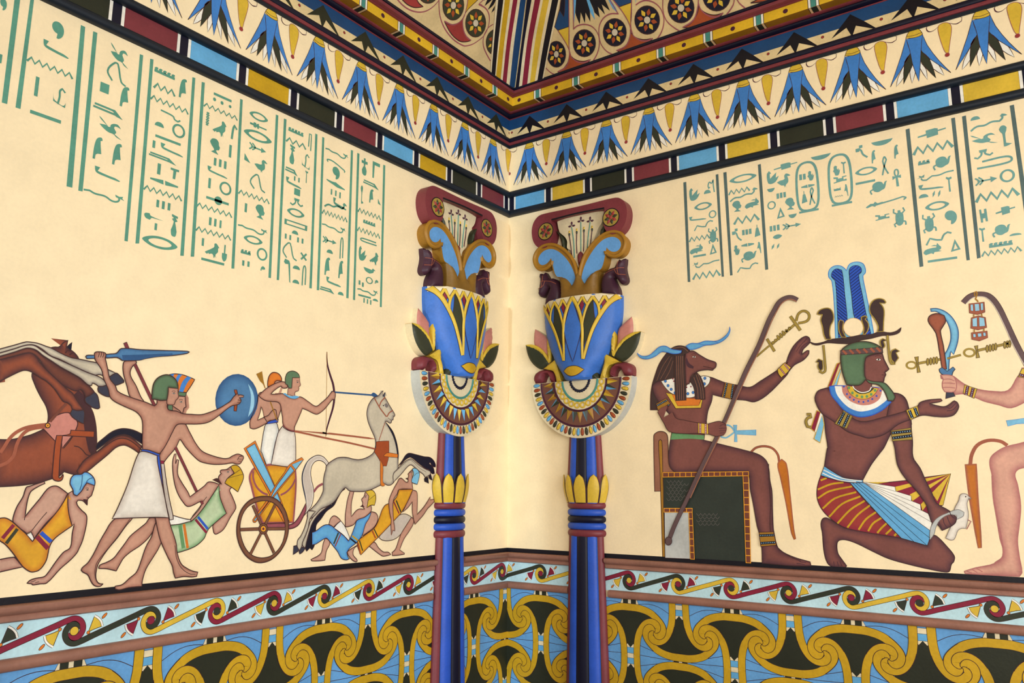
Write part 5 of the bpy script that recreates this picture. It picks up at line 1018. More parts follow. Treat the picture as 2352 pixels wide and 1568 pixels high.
paint('collar', T, F('blue', '225 382 240 440 280 490 330 545 400 582 450 590 520 577 590 542 650 488 620 465 575 395 530 385 385 378 262 375', 'royal', rim='royal', rw=0.006), F('white', '262 378 275 430 310 480 360 525 420 550 470 550 540 530 600 490 622 470 605 420 575 395 530 388 385 380', None), F('pink', '310 378 320 430 360 475 410 500 460 510 520 500 570 465 590 400 570 392 530 388 385 380', None), F('yellow', '345 375 360 420 400 455 450 468 500 460 540 430 562 395 530 388 385 380', 'crimson', 0.002), F('lotusd', '385 378 400 412 440 432 500 422 535 392', None), *dots('mintd', 9, '360 390 384 425 415 445 450 452 483 449 513 435 540 408'), *dots('royal', 6, '325 382 347 433 367 455 394 472 428 485 460 487 492 480 521 467 550 446 577 410'))
paint('neck', T, F('dskin', '385 375 400 395 445 418 495 410 515 380 518 340 470 330 430 350', 'ink')); paint('necklace', T, St('white', 0.004, '386 378 402 400 445 422 497 412 515 385'))
paint('face', T, F('dskin', '470 335 466 260 472 190 520 165 590 155 602 195 622 235 636 262 622 275 608 285 614 300 605 320 600 348 560 356 510 352', rim='dskind', rw=0.01), *eye(562, 197, 0.95), St('ink', 0.0024, '585 302 612 303'), St('ink', 0.002, '610 272 622 276'))
paint('headcloth', T, F('helm', '345 370 320 300 305 220 305 150 320 120 380 85 460 72 530 85 580 115 592 152 510 165 475 190 468 300 480 330 440 370 390 375', rim='leaf', rw=0.014)); paint('beard', T, F('helm', '475 330 520 345 600 355 640 390 678 450 665 480 630 480 600 410 560 370 500 358', rim='leaf', rw=0.008)); paint('braided_band', T, F('staff', '303 135 590 112 594 150 308 165', 'ink', n=1), *[St('terra', 0.009, '%d %d %d %d' % (x, 135-0.08*(x-310), x+28, 162-0.08*(x-310)), n=1) for x in (318, 365, 412, 460, 508, 550)])
paint('armband', T, F('khaki', '325 545 385 585 345 670 265 635', 'khakid'), *beads(330, 558, 288, 640, 7), *beads(362, 575, 325, 658, 7)); paint('armband', T, F('khaki', '652 685 785 665 795 745 660 755', 'khakid', n=1), *beads(656, 700, 786, 686, 8), *beads(660, 735, 792, 718, 8)); paint('bracelet', T, F('yellow', '755 545 830 515 845 575 785 610', 'khakid'), *beads(775, 545, 797, 598, 5), *beads(812, 528, 832, 580, 5))
V('N'); S.k = 0
T2 = fig('plumed_crown', 'tall crown with two blue plumes, cobras and wavy horns above the kneeling man', 'painted crown', 400, 650)
paint('plumes', T2, F('turq', '262 625 255 400 235 185 210 150 215 100 250 70 300 68 335 90 345 105 370 55 420 38 470 50 490 90 490 120 472 145 490 250 530 450 555 590', 'blue'))
LP = '285 615 275 400 260 185 232 150 240 110 270 90 310 100 320 150 335 300 352 480 335 530 330 600'; RP = '535 590 500 450 470 300 440 140 460 115 455 80 415 65 375 85 368 130 385 280 414 478 470 510 480 590'
def hatch(poly, dy0, slope, n, y0, y1):
    lp = [tuple(float(q) for q in poly.split()[i:i+2]) for i in range(0, len(poly.split()), 2)]; out = []
    for i in range(n):
        c = y0+(y1-y0)*i/(n-1); xs = []
        for a, b in zip(lp, lp[1:]+lp[:1]):
            fa, fb = a[1]-slope*a[0]-c, b[1]-slope*b[0]-c
            if fa*fb < 0: t = fa/(fa-fb); xs.append(a[0]+(b[0]-a[0])*t)
        if len(xs) >= 2: k_ = S.k; out.append(('%f %f %f %f' % (min(xs)+1, slope*(min(xs)+1)+c, max(xs)-1, slope*(max(xs)-1)+c)))
    return [St('navy', 0.0024, p, n=1) for p in out]
paint('plume', T2, F('royal', LP, 'navy', 0.002), *hatch(LP, 0, 0.8, 24, -130, 400)); paint('plume', T2, F('royal', RP, 'navy', 0.002), *hatch(RP, 0, -0.8, 26, 380, 1000))
paint('sun_disc', T2, El('cream', 400, 537, 74, 70, 'sand'))
paint('wavy_horns', T2, F('wig', '70 648 110 660 170 650 220 630 300 620 380 610 460 595 540 590 600 570 680 578 730 565 765 538 750 575 700 595 620 600 540 620 460 635 380 660 300 660 200 655 130 672 90 665', 'ink'))
for p in ('125 435 140 410 180 392 220 395 245 430 248 480 225 530 220 590 230 628 190 628 175 590 165 530 152 480 165 440 140 440', '648 345 630 325 590 318 550 335 525 380 530 430 560 470 590 530 585 570 628 568 630 500 635 420 625 380 600 350 640 355', '290 500 300 480 325 490 320 560 345 615 310 610 290 560', '460 460 490 450 505 460 490 475 515 510 510 560 490 590 475 590 480 540 465 490', '115 800 135 778 165 790 168 850 150 870 130 840 135 805', '690 720 720 700 752 718 725 730 745 770 715 810 690 780', '605 640 625 622 655 635 630 645 640 680 620 700 608 670'):
    paint('cobra', T2, F('wig', p, 'khaki', 0.0045), St('khaki', 0.002, p.split()[8]+' '+p.split()[9]+' '+p.split()[-4]+' '+p.split()[-3]) if False else F('wig', p, 'khaki', 0.004)); S.k -= 4
paint('hanging_rod', T2, St('khakid', 0.010, '172 672 184 800 186 868 165 885 140 870'), St('khaki', 0.007, '172 672 184 800 186 868 165 885 140 870')); paint('hanging_rod', T2, St('khakid', 0.010, '660 598 678 780 692 815 720 812'), St('khaki', 0.007, '660 598 678 780 692 815 720 812'))
V('Z'); S.k = 50
T2 = fig('white_dove', 'white dove with spread wing beside the fist of the kneeling man', 'painted bird', 380, 560)
paint('body', T2, F('kilt', '355 420 362 392 378 381 400 385 415 400 425 408 410 415 402 440 410 500 405 540 395 580 370 580 350 592 330 640 310 647 280 635 300 590 322 540 330 470', 'greyd', 0.002, rim='kiltd', rw=0.012), El('ink', 394, 399, 4, 4, None), St('mauve', 0.003, '405 530 425 540 400 585')); S.k = 66
paint('wing', T2, F('greyp', '190 645 192 590 210 545 240 515 290 492 350 472 385 488 380 510 345 528 342 505 295 502 245 535 222 580 215 610', 'greyd', 0.002))
paint('beak', T2, F('greyd', '410 405 428 410 412 416', None, n=1))
for o in bpy.data.objects['kneeling_man'].children:
    pass
# the god at the right edge
S.k = 0
T = fig('standing_god', 'pale-skinned figure cut by the right edge, gripping a club and sickle', 'painted person', 690, 850)
paint('leg', T, F('rskin', '790 70 700 95 620 115 560 150 535 180 532 220 545 280 550 400 570 520 590 640 610 730 560 780 450 805 385 825 390 838 480 845 600 850 700 855 715 830 700 740 690 650 700 560 708 450 690 330 675 270 700 240 790 225', 'rskind', rim='rskind', rw=0.03), St('rskind', 0.005, '545 280 552 400 578 540 600 650 606 740 560 778'), *[St('rskind', 0.003, p) for p in ('400 825 430 835', '430 815 460 832', '455 808 490 828')])
V('Y'); paint('arm', T, F('rskin', '300 600 310 598 380 605 430 640 468 665 545 695 660 712 765 705 830 610 900 545 900 775 785 825 700 805 600 780 540 755 455 730 400 735 385 715 330 715 315 690 312 655 320 630 305 625', 'rskind', rim='rskind', rw=0.022))
paint('bracelet', T, F('yellow', '455 725 465 668 550 695 530 760', 'khakid', n=1), *beads(486, 678, 474, 738, 5, 'wine', 'lsky'), *beads(524, 690, 508, 750, 5, 'wine', 'lsky')); paint('armband', T, F('yellow', '832 612 860 555 900 560 900 625', 'khakid', n=1), *beads(842, 598, 895, 612, 4, 'wine', 'lsky'))
T2 = fig('club', 'brown round-headed club in the fist at the right edge', 'painted club', 300, 400); S.k = 4
paint('club', T2, F('terra', '215 232 225 195 275 178 325 192 335 232 315 270 300 300 320 400 342 560 310 560 290 430 270 320 250 285', rim='umber', rw=0.014))
T2 = fig('sickle_sword', 'blue curved sickle sword behind the round-headed club', 'painted sword', 400, 350); S.k = 0
paint('blade', T2, F('turq', '230 145 280 145 340 170 390 220 420 290 418 370 390 460 370 440 360 500 355 590 330 580 325 470 350 420 370 350 360 270 320 200 270 165 235 165', 'steeld', rim='steel', rw=0.01)); S.k = 8
paint('guard', T2, F('steel', '290 560 310 548 345 575 385 545 400 560 385 580 378 605 320 600 295 580', 'hoof')); paint('pommel', T2, F('hoof', '340 715 385 715 400 745 335 762', 'ink')); S.k = 12
paint('fingers', T, F('rskin', '302 600 380 605 405 640 408 690 390 715 330 715 315 690 312 655 318 630', 'rskind'), *[St('rskind', 0.003, p) for p in ('318 630 360 628 395 640', '312 656 360 655 400 660', '315 686 360 685 400 690')])
S.k = 0
T2 = fig('ankh_rod', 'long beaded rod with two ankh loops crossing behind the sickle sword', 'painted rod', 200, 520)
gold_rod(T2, '150 520 300 492', 0.008); gold_rod(T2, '345 488 440 462', 0.006); gold_rod(T2, '555 432 780 380', 0.008)
for x, y, rx, ry in ((100, 533, 36, 26), (498, 447, 40, 29)): paint('loop', T2, F('khakid', [onwall(x+rx*math.cos(i*.35)*1.12, y+ry*math.sin(i*.35)*1.14) for i in range(18)], None, holes=([onwall(x+rx*math.cos(i*.35)*.72, y+ry*math.sin(i*.35)*.66) for i in range(18)],), n=1), St('khaki', 0.007, [onwall(x+rx*math.cos(i*.35)*.93, y+ry*math.sin(i*.35)*.9) for i in range(19)]))
for p in ('122 478 148 474 146 520 162 580 140 584 138 522', '532 402 556 398 553 430 568 480 545 484 545 434'): paint('cross_bar', T2, F('khaki', p, 'khakid', n=1))
for x, y in ((212, 510), (233, 506), (254, 502), (273, 499), (620, 420), (640, 415), (660, 411), (678, 406), (740, 394), (758, 390), (774, 386)): paint('bead', T2, El('khaki', x, y, 9, 25, 'khakid', 0.002)); S.k -= 3
T2 = fig('crook_staff', 'dark purple crook staff with a hanging lantern at the right edge', 'painted staff', 750, 300); S.k = 10
p_ = '455 105 500 62 560 46 630 58 690 122 750 242 820 392 905 555'
paint('staff', T2, St('ink', 0.0215, p_), St('staff', 0.018, p_), St('kiltd', 0.003, '475 112 515 75 560 62 615 72 670 130 735 255 800 400 890 560'))
T2 = fig('hanging_lantern', 'three-tiered brown ornament with pale blue panes hanging from the crook', 'painted lantern', 560, 250)
S.k = 24; paint('hook', T2, St('ochre', 0.005, '535 60 532 35 545 28 550 45 540 80 552 90 558 100'))
for a, b in (('495 112 600 100 605 170 555 187 498 175', ('505 118 522 116 525 162 507 160', '533 114 564 112 568 160 537 163', '574 110 592 108 594 155 577 158')), ('512 208 560 194 608 206 617 275 560 292 508 280', ('518 215 550 206 552 268 520 268', '564 204 600 210 606 265 566 268')), ('512 310 620 298 624 345 568 367 515 356', ('522 320 540 318 543 340 526 343', '554 316 580 314 582 336 558 340', '592 311 608 309 612 332 594 335'))):
    paint('tier', T2, F('terra', a, 'umber', 0.002, n=1), *[F('lsky', q, 'umber', 0.0018, n=1) for q in b])
for p in ('528 185 530 205', '582 180 585 200', '532 288 532 308', '598 282 598 302'): paint('link', T2, St('ochre', 0.004, p, n=1))
V('Z'); S.k = 0
T2 = fig('ochre_tail', 'ochre tail hanging before the leg of the figure at the right edge', 'painted tail', 440, 500)
paint('tail', T2, St('terra', 0.013, '632 106 590 82 520 78 460 105 428 160 420 215'), F('roped', '390 215 455 212 465 400 480 600 484 690 465 692 440 560 410 380', 'terra', rim='terra', rw=0.012))
V('U'); T2 = fig('ankh', 'pale blue ankh stem entering at the right edge above the knee', 'painted ankh', 1260, 395)
paint('stem', T2, F('turq', '1187 378 1275 368 1380 352 1380 400 1275 405 1200 425', 'blue', 0.0015, n=1))
# ---------------------------------------------------------------- hieroglyph columns
def q2(s): v = [float(a) for a in s.split()]; return [(v[i]/100, v[i+1]/100) for i in range(0, len(v), 2)]
# signs drawn in a box from -50 to 50, y up: filled outlines, with 'o' holes, or 's' strokes of a relative width
SG = dict(
 disc=[('f', None)], bar=[('p', '-50 -50 50 -50 50 50 -50 50')], eye=[('fo', '-50 0 -32 32 -5 48 22 42 38 26 50 0 32 -32 5 -48 -22 -42 -38 -26', '-33 0 -20 22 2 30 22 22 33 0 20 -22 -2 -30 -22 -22')],
 dome=[('f', '-50 -50 50 -50 44 0 24 40 0 50 -24 40 -44 0')], bowl=[('f', '-50 50 50 50 40 0 20 -38 0 -50 -22 -40 -40 -5')], lens=[('f', '-50 0 -25 40 5 50 30 35 50 5 25 -35 -5 -50 -30 -38')], loz=[('p', '-50 -50 -35 10 50 50 35 -10')],
 feather=[('f', '-50 -50 -22 -50 -14 -28 50 -20 34 12 26 36 50 40 42 50 10 50 -25 38 -44 5 -48 -25')], square=[('p', '-50 -50 50 -50 50 50 -50 50')],
 drop=[('f', '-5 -50 0 -22 -30 -14 -50 10 -45 35 -20 50 15 48 42 28 50 -2 38 -32 12 -50')], arm=[('f', '-50 50 -30 48 -38 0 -20 -8 10 -18 30 -22 50 -40 46 -50 20 -46 -10 -38 -36 -28 -46 -10')],
 armup=[('f', '-50 50 -34 50 -36 -20 0 -10 30 10 50 20 46 5 20 -18 -20 -40 -42 -50')],
 throne=[('s', 14, '-8 -42 0 0 -2 30 14 46 38 30'), ('f', '-48 8 -40 -22 -10 -34 20 -42 40 -38 50 -22 48 -50 -44 -34')], flyduck=[('f', '-50 50 -38 40 -10 4 -2 6 0 22 12 34 28 36 42 16 26 22 16 20 14 8 24 -14 18 -28 50 -50 26 -42 14 -30 -8 -28 -32 -12 -46 4 -22 10 -14 8 -42 34')],
 legs=[('s', 9, '-18 -48 -44 -8 -14 46 2 46 26 -36 50 -50')], canal=[('s', 26, '-46 32 14 26 18 18'), ('s', 26, '-50 -8 30 -18'), ('p', '10 40 22 40 50 -50 26 -36')],
 hsnake=[('s', 16, '-50 0 -36 10 -22 -8 0 -4 18 -34 28 -34 36 -10 36 26'), ('p', '28 22 26 50 36 38 46 50 44 26 50 6 38 16')],
 hsnakeL=[('s', 16, '50 28 30 26 10 6 -8 12 -24 -28 -34 -20 -38 8'), ('p', '-30 12 -28 50 -36 32 -44 48 -42 22 -50 8 -40 16')], vsnake=[('s', 16, '-50 -50 -32 -20 -12 -24 8 -6 28 -14 36 6 36 30'), ('f', '30 26 36 48 44 40 50 24 40 22')],
 snakeS=[('s', 16, '-50 -50 -34 10 -10 -12 10 -20 22 28 36 44 50 30')], whip=[('s', 26, '-48 36 10 16 22 -30 38 -46 50 -12')], comb5=[('p', '-50 -50 50 -50 50 0 -50 0')]+[('f', '%d -10 %d 30 %d 50 %d 44 %d 20 %d -10' % (x-6, x-8, x, x+8, x+7, x+5)) for x in (-41, -21, 0, 20, 41)],
 comb3=[('p', '-50 -50 50 -50 50 5 -50 5')]+[('f', '%d -10 %d 30 %d 50 %d 44 %d 20 %d -10' % (x-9, x-12, x, x+12, x+10, x+7)) for x in (-34, 0, 35)],
 T=[('p', '-50 50 50 50 50 30 18 28 12 -50 -18 -50 -16 28 -50 30')], bowtie=[('p', '-50 18 -4 50 -2 -50 -50 -18'), ('p', '4 -50 2 50 50 18 50 -18')], mirror=[('f', '-50 10 -44 40 -24 50 -14 14 50 -8 -12 -10 -20 -46 -40 -36')],
 vase=[('f', '-50 50 50 44 50 34 14 36 50 22 10 16 30 -4 48 -26 36 -46 0 -50 -38 -44 -50 -22 -24 0 -12 18 -46 28 -14 34 -50 40')], twist=[('s', 14, '-40 50 40 30 -40 10 40 -10 -40 -30 30 -50'), ('s', 14, '40 50 -40 30 40 10 -40 -10 40 -30 -40 -50')],
 bird=[('f', '-50 -26 -34 -36 -24 -26 -20 -34 0 -26 10 -34 14 -50 20 -48 22 -36 34 -50 26 -28 42 -6 42 20 50 24 34 44 24 50 14 44 14 24 0 10 -28 -10')], stick=[('s', 34, '-30 -50 -16 20 4 44 44 22')], head=[('f', '-46 30 -30 46 10 50 34 34 38 14 50 2 40 -18 20 -22 14 -30 40 -50 -36 -44 -6 -28 -10 -18 -34 0 -50 20')],
 spade=[('s', 10, '0 50 0 -6'), ('f', '-50 -2 -20 -2 0 2 24 -2 50 -2 46 -32 10 -50 -14 -50 -46 -32')], pin=[('p', '-50 20 -30 20 -28 50 -14 50 -12 20 -5 50 2 50 4 14 50 14 50 -14 4 -14 4 -50 -6 -50 -8 -20 -16 -50 -26 -50 -30 -20 -50 -20')],
 arrow=[('s', 16, '-40 0 34 0'), ('p', '20 36 50 0 20 -36'), ('s', 16, '-50 44 -32 0 -50 -44'), ('s', 16, '-34 50 -16 2 -32 -44')], rtri=[('p', '-50 50 50 -50 -50 -34')],
 duck=[('f', '-50 -2 -30 6 -4 8 8 14 6 38 18 50 34 44 50 30 34 28 26 30 32 8 30 -16 12 -34 16 -50 8 -38 4 -50 0 -34 -18 -30 -36 -16')], hairpin=[('s', 16, '-36 -50 -30 30 0 46 30 30 34 -44')], hairpinV=[('s', 22, '-30 -30 -22 46 20 46 20 -50')], hairpinH=[('s', 22, '46 34 -30 34 -44 0 -30 -34 50 -34')], hairpinR=[('s', 20, '-34 30 30 38 46 8 34 -30 -50 -34')],
 nail=[('p', '-14 -50 14 -50 10 28 50 34 40 46 0 42 -40 50 -50 40 -12 28')], claws=[('s', 20, '-48 -30 -30 -46 -10 -10 -8 40'), ('s', 20, '10 40 12 -4 34 -30 50 -10'), ('p', '-20 50 22 50 18 18 -18 18')], box=[('po', '-50 50 50 50 50 -50 -50 -50', '-40 26 40 26 40 -26 -40 -26')],
 xcross=[('s', 26, '-42 42 42 -42'), ('s', 26, '40 46 -36 -44')], axe=[('p', '-50 36 -36 50 20 46 34 34 50 -50 36 -46 10 30 -30 28')], yoke=[('s', 16, '-44 6 -48 34 -28 44 0 26 26 -2 44 -24 42 -46')], bulge=[('f', '-50 34 -48 10 -10 -30 10 -50 50 -46 50 -30 14 14 0 36 -20 26')],
 opener=[('p', '-14 50 14 50 14 34 50 34 50 18 14 18 8 0 -8 0 -14 18 -50 18 -50 34 -14 34'), ('f', '-40 -20 -14 2 14 2 38 -20 30 -44 0 -50 -32 -42')], flag=[('p', '-50 50 50 50 50 30 -22 30 -28 -50 -48 -50')], spoon=[('f', '-50 36 -30 50 0 50 18 40 12 24 0 10 0 -34 50 -42 0 -50 -22 -50 -24 10 -40 22')],
 goose=[('f', '-50 30 -30 50 -14 30 -26 26 -26 -10 30 30 22 -10 50 0 22 -38 -16 -50 -44 -38')], duckR=[('f', '-50 30 -10 26 16 18 26 50 50 20 36 14 30 -20 0 -50 -34 -26')], curl=[('f', '-50 -50 -34 20 0 50 44 24 50 -10 14 -14 10 -30 -20 -10 -24 -46')],
 crook=[('s', 12, '46 -50 34 10 36 50 10 24 -24 36 -44 10 -34 -14 -18 -2')], beetle=[('f', '-30 -30 -34 0 -26 22 -12 26 -12 38 10 38 12 26 26 22 32 0 26 -32 8 -44 -14 -44'), ('s', 9, '-26 22 -46 30 -42 50'), ('s', 9, '26 22 44 32 32 50'), ('s', 9, '-28 -28 -46 -34 -38 -50'), ('s', 9, '26 -24 44 -28 46 -46')],
 hare=[('f', '-50 -28 -36 0 0 10 22 10 24 22 -6 30 10 36 24 30 30 50 40 24 48 10 46 -10 34 -20 50 -30 36 -32 10 -32 4 -50 -8 -38 -38 -50')], htri=[('po', '0 50 50 -40 -50 -50', '0 14 24 -30 -22 -34')], weight=[('p', '-50 -50 50 -42 18 24 4 24 4 50 -8 50 -8 24 -22 22')],
 twig=[('s', 16, '-50 14 -10 16 10 -22 46 -50'), ('p', '-50 30 -20 30 -18 50 10 50 10 30 -14 26 -20 4 -50 4')], featherL=[('f', '30 -50 46 -50 40 0 22 42 0 50 -22 44 -14 34 -50 -8 -10 -4 16 -22')], baby=[('f', '-50 0 -34 14 -36 36 -14 50 10 40 6 20 20 4 26 20 32 10 30 -6 50 6 34 -34 14 -50 -22 -46 -30 -20')],
 ball=[('f', '-34 0 -30 30 -6 46 18 38 28 14 38 38 50 40 44 28 40 6 32 -20 18 -28 -4 -40 -26 -28'), ('s', 10, '-32 -12 -46 -22 -40 -50')], roll=[('p', '-50 -26 -50 -8 -20 4 -20 44 12 50 22 40 22 20 50 28 50 12 22 4 22 -36 -18 -50 -18 -18')], crown=[('p', '-50 40 -40 10 0 24 30 10 44 50 50 -50 -50 -50')],
 ribbon=[('s', 12, '-46 -50 -8 0 26 30 0 48 -26 26 -6 -10 40 -48')], hshape=[('p', '-50 50 -16 38 -16 14 16 14 16 38 50 40 50 26 26 22 26 -14 50 -10 50 -40 16 -36 -50 -50 -50 -34 -30 -28 -30 16 -50 22')], hshapeV=[('p', '-50 50 -24 50 -22 18 12 18 14 50 44 50 50 -46 22 -46 20 -20 -12 -20 -14 -50 -40 -50')],
 ankh=[('so', 10, '0 6 22 24 16 46 -14 46 -20 24'), ('p', '-50 14 -50 -8 -12 2 -10 -50 20 -50 12 2 50 -4 50 16 10 10 0 14 -12 10')], lizard=[('s', 9, '-10 -8 20 10 42 30 50 10 44 -14'), ('f', '-50 -30 -38 10 -30 6 -26 30 -20 2 -8 10 0 -14 -24 -30 -26 -44 -34 -24 -46 -44')])
ZR = 12
def sign(T, kind, cx, cy, w_, h_, key):
    u, z = onwall(cx, cy); W_ = abs(onwall(cx+w_/2, cy)[0]-onwall(cx-w_/2, cy)[0]); H_ = abs(onwall(cx, cy+h_/2)[1]-onwall(cx, cy-h_/2)[1])
    mx = 1 if S.wall == 'r' else -1
    def tr(p): return [(u+mx*a*W_, z+b*H_) for a, b in p]
    m = Mesh(); d = 0.0008
    if kind.startswith('zig'):
        n = int(kind[3:]); p = [(-0.5+i/(2*n+0.0), (-0.42 if i % 2 == 0 else 0.42)) for i in range(2*n+1)]
        m.stroke(key, tr(p), H_*0.34, d)
    elif kind in ('ring', 'disc'):
        o_ = ell(0, 0, 0.5, 0.5, 22); m.fill(key, [tr(o_)]+([tr(ell(0, 0, 0.34, 0.36, 22))] if kind == 'ring' else []), d)
    elif kind == 'cart':
        o_ = smooth(q2('-50 20 -42 40 -20 50 20 50 42 40 50 20 50 -24 40 -42 20 -47 -20 -47 -40 -42 -50 -24'), True, 3, 90); i_ = smooth(q2('-40 20 -32 38 -16 46 16 46 32 38 40 20 40 -24 32 -39 16 -44 -16 -44 -32 -39 -40 -24'), True, 3, 90)
        m.fill(key, [tr(o_), tr(i_)], d); m.fill(key, [tr(q2('-42 -50 -42 -46 42 -46 42 -50'))], d+LAY)
    else:
        for k_, it in enumerate(SG[kind]):
            dd = d+LAY*(k_ % 3)
            if it[0] in ('f', 'fo'): m.fill(key, [tr(smooth(q2(p), True, 3, 65)) for p in it[1:]], dd)
            elif it[0] in ('p', 'po'): m.fill(key, [tr(q2(p)) for p in it[1:]], dd)
            else: m.stroke(key, tr(smooth(q2(it[2]), it[0] == 'so', 4, 75)), min(0.012, max(0.0062, it[1]/100*min(W_, H_)*(1.0 if it[0] == 's' else 1.0))), dd, it[0] == 'so', taper=0)
    NM = dict(bar='stroke_sign', ring='ring_sign', disc='round_sign', eye='mouth_sign', dome='loaf_sign', bowl='basket_sign', feather='reed_sign', featherL='reed_sign', bird='vulture_sign', duck='duck_sign', duckR='duck_sign', flyduck='flying_duck_sign', head='head_sign', arm='arm_sign', hsnake='viper_sign', hsnakeL='viper_sign', vsnake='snake_sign', snakeS='snake_sign', legs='legs_sign', beetle='beetle_sign', hare='hare_sign', cart='cartouche_ring', ankh='ankh_sign', arrow='arrow_sign', vase='vase_sign')
    return m.build('water_sign' if kind.startswith('zig') else NM.get(kind, 'hieroglyph'), T)
def textcol(label, key, lines, signs):
    vw0 = lines[0] if lines else signs
    tok = signs.split(); S.ox, S.oy, S.sc = VW[tok[0][1:]]; c = onwall(float(tok[2]), float(tok[3]))
    T = thing('hieroglyph_strip', label, 'inscription', at(S.wall, c[0], c[1]), 'strips of green hieroglyphs')
    for ln in lines:
        m = Mesh(); m.fill(key if S.wall == 'l' else 'glyph3', [P2(ln)], 0.0006); m.build('dividing_line', T)
    i = 0
    while i < len(tok):
        if tok[i][0] == '@': S.ox, S.oy, S.sc = VW[tok[i][1:]]; i += 1; continue
        sign(T, tok[i], *[float(q) for q in tok[i+1:i+5]], key); i += 5
V('a', 'l')
textcol('leftmost strip of green picture writing, cut by the left edge of the wall view', 'glyph', ['@a 180 -60 248 -60 85 1250 20 1230'], '@a drop 40 55 85 140 bar 8 705 30 110')
textcol('strip of green picture writing with a drop shape above one long zigzag, near left edge', 'glyph', ['@a 368 -40 412 -40 245 1308 185 1290', '@a 970 300 1022 325 @h 35 790 @h -45 770'], '@a drop 695 365 150 200 arm 675 590 330 120 zig6 605 812 570 75 bar 440 1038 45 240 throne 715 1160 165 230 bar 548 1402 385 42')
textcol('strip of green picture writing with two flying ducks and three reed leaves', 'glyph', ['@a 1118 375 1168 395 @h 178 842 118 830', '@a 1678 650 1718 665 @h 803 1535 757 1525'], '@a flyduck 1435 670 240 230 legs 1400 875 250 240 square 1255 1057 110 118 feather 1495 1165 100 255 canal 1300 1330 370 95 @b flyduck 815 1290 450 300 @h feather 387 245 115 320 feather 655 330 115 310 arm 525 600 370 120 hsnake 480 900 580 120')
textcol('strip of green picture writing that ends in a large pointed oval', 'glyph', ['@a 1803 705 1842 715 @e 152 1012 85 1012', '@c 1112 370 1164 385 @e 955 1235 893 1230'], '@c comb5 615 300 380 95 zig3 610 590 390 120 feather 940 575 125 360 zig6 705 865 700 100 whip 715 1070 375 110 dome 518 1220 170 80 ring 865 1340 240 250 @d bar 675 172 470 45 bar 418 243 50 135 arm 745 350 425 130 canal 580 500 510 100 bar 510 690 60 200 T 790 780 155 190 bowtie 605 937 515 80 zig6 585 1125 700 100 bar 487 1312 50 135 bar 587 1342 50 145 bar 690 1370 48 135 @e mirror 420 550 360 120 bar 452 710 45 125 vase 783 690 110 400 eye 530 1000 650 230')
textcol('strip of green picture writing with vultures and three dots at its top', 'glyph', ['@c 1280 455 1335 470 @e 1142 1250 1080 1248', '@c 1972 760 2018 780 @e 1865 1465 1813 1460'], '@c bar 1658 735 330 45 disc 1510 770 55 65 disc 1645 835 55 65 disc 1790 900 50 55 zig6 1625 990 620 85 twist 1385 1120 50 240 bird 1600 1285 250 290 stick 1860 1360 110 280 @d head 1518 280 185 270 bar 1793 370 45 230 bar 1520 560 45 140 bar 1612 587 45 140 bar 1702 620 45 140 arm 1565 750 375 120 bar 1420 945 45 185 ring 1707 1042 220 240 bar 1565 1262 415 45 disc 1577 1262 140 155 zig6 1510 1430 650 95 @e bar 1432 612 45 145 bar 1523 637 42 140 bar 1617 665 35 140 zig6 1495 830 640 95 bar 1300 985 40 140 bird 1465 1125 260 270 spade 1690 1185 90 300 bar 1480 1337 420 45')
textcol('strip of green picture writing with two pointed ovals above an arrow and duck', 'glyph', ['@f 610 215 648 230 @g 495 1138 460 1130'], '@f eye 355 250 285 130 pin 348 395 255 75 eye 342 545 430 160 arrow 340 730 255 110 rtri 185 870 95 120 duck 385 985 195 210 legs 335 1235 245 230 zig6 285 1450 470 75 @g bar 148 163 32 125 head 345 220 130 195 hsnake 248 465 420 95 eye 250 610 265 120 comb3 147 778 140 60 bar 112 928 30 75 bar 184 943 30 75 ring 373 808 150 175 curl 382 1005 65 70')
textcol('strip of green picture writing with a small diagonal cross near its foot', 'glyph', ['@f 732 275 770 290 @g 608 1165 575 1162', '@f 1202 500 1235 515 @g 1060 1282 1027 1275'], '@f comb5 912 475 230 62 zig3 915 645 300 85 hairpinV 1125 630 70 260 vase 855 815 75 290 throne 1060 915 125 230 canal 845 1065 190 90 bar 893 1175 22 70 bar 957 1200 22 70 nail 1070 1150 45 190 arm 880 1240 240 110 square 930 1380 90 100 @g claws 850 90 180 110 eye 840 235 245 120 box 842 400 320 75 dome 830 505 90 50 bar 700 555 25 70 bar 763 575 25 70 bar 870 608 25 70 bar 932 625 25 70 legs 755 760 210 220 xcross 948 840 95 105 axe 720 1035 105 320 dome 848 990 100 50 dome 840 1185 95 50 hairpin 955 1100 60 290')
textcol('strip of green picture writing with a horned snake at its top', 'glyph', ['@f 1307 550 1338 565 @g 1163 1305 1130 1303', '@f 1737 745 1768 758 @g 1570 1417 1538 1412'], '@f hsnake 1530 800 350 90 yoke 1520 985 290 110 drop 1515 1095 110 180 bulge 1510 1262 280 80 bar 1445 1375 22 85 bar 1510 1397 22 85 bar 1573 1427 22 90 @g arm 1450 110 190 120 vsnake 1395 125 -310 150 zig7 1380 275 350 70 hsnake 1370 445 335 90 arrow 1310 625 190 90 hairpin 1475 720 50 310 dome 1310 768 88 50 feather 1275 975 70 250 feather 1462 1020 60 250 arm 1365 1190 210 100 canal 1275 1303 205 70 dome 1462 1350 82 45')
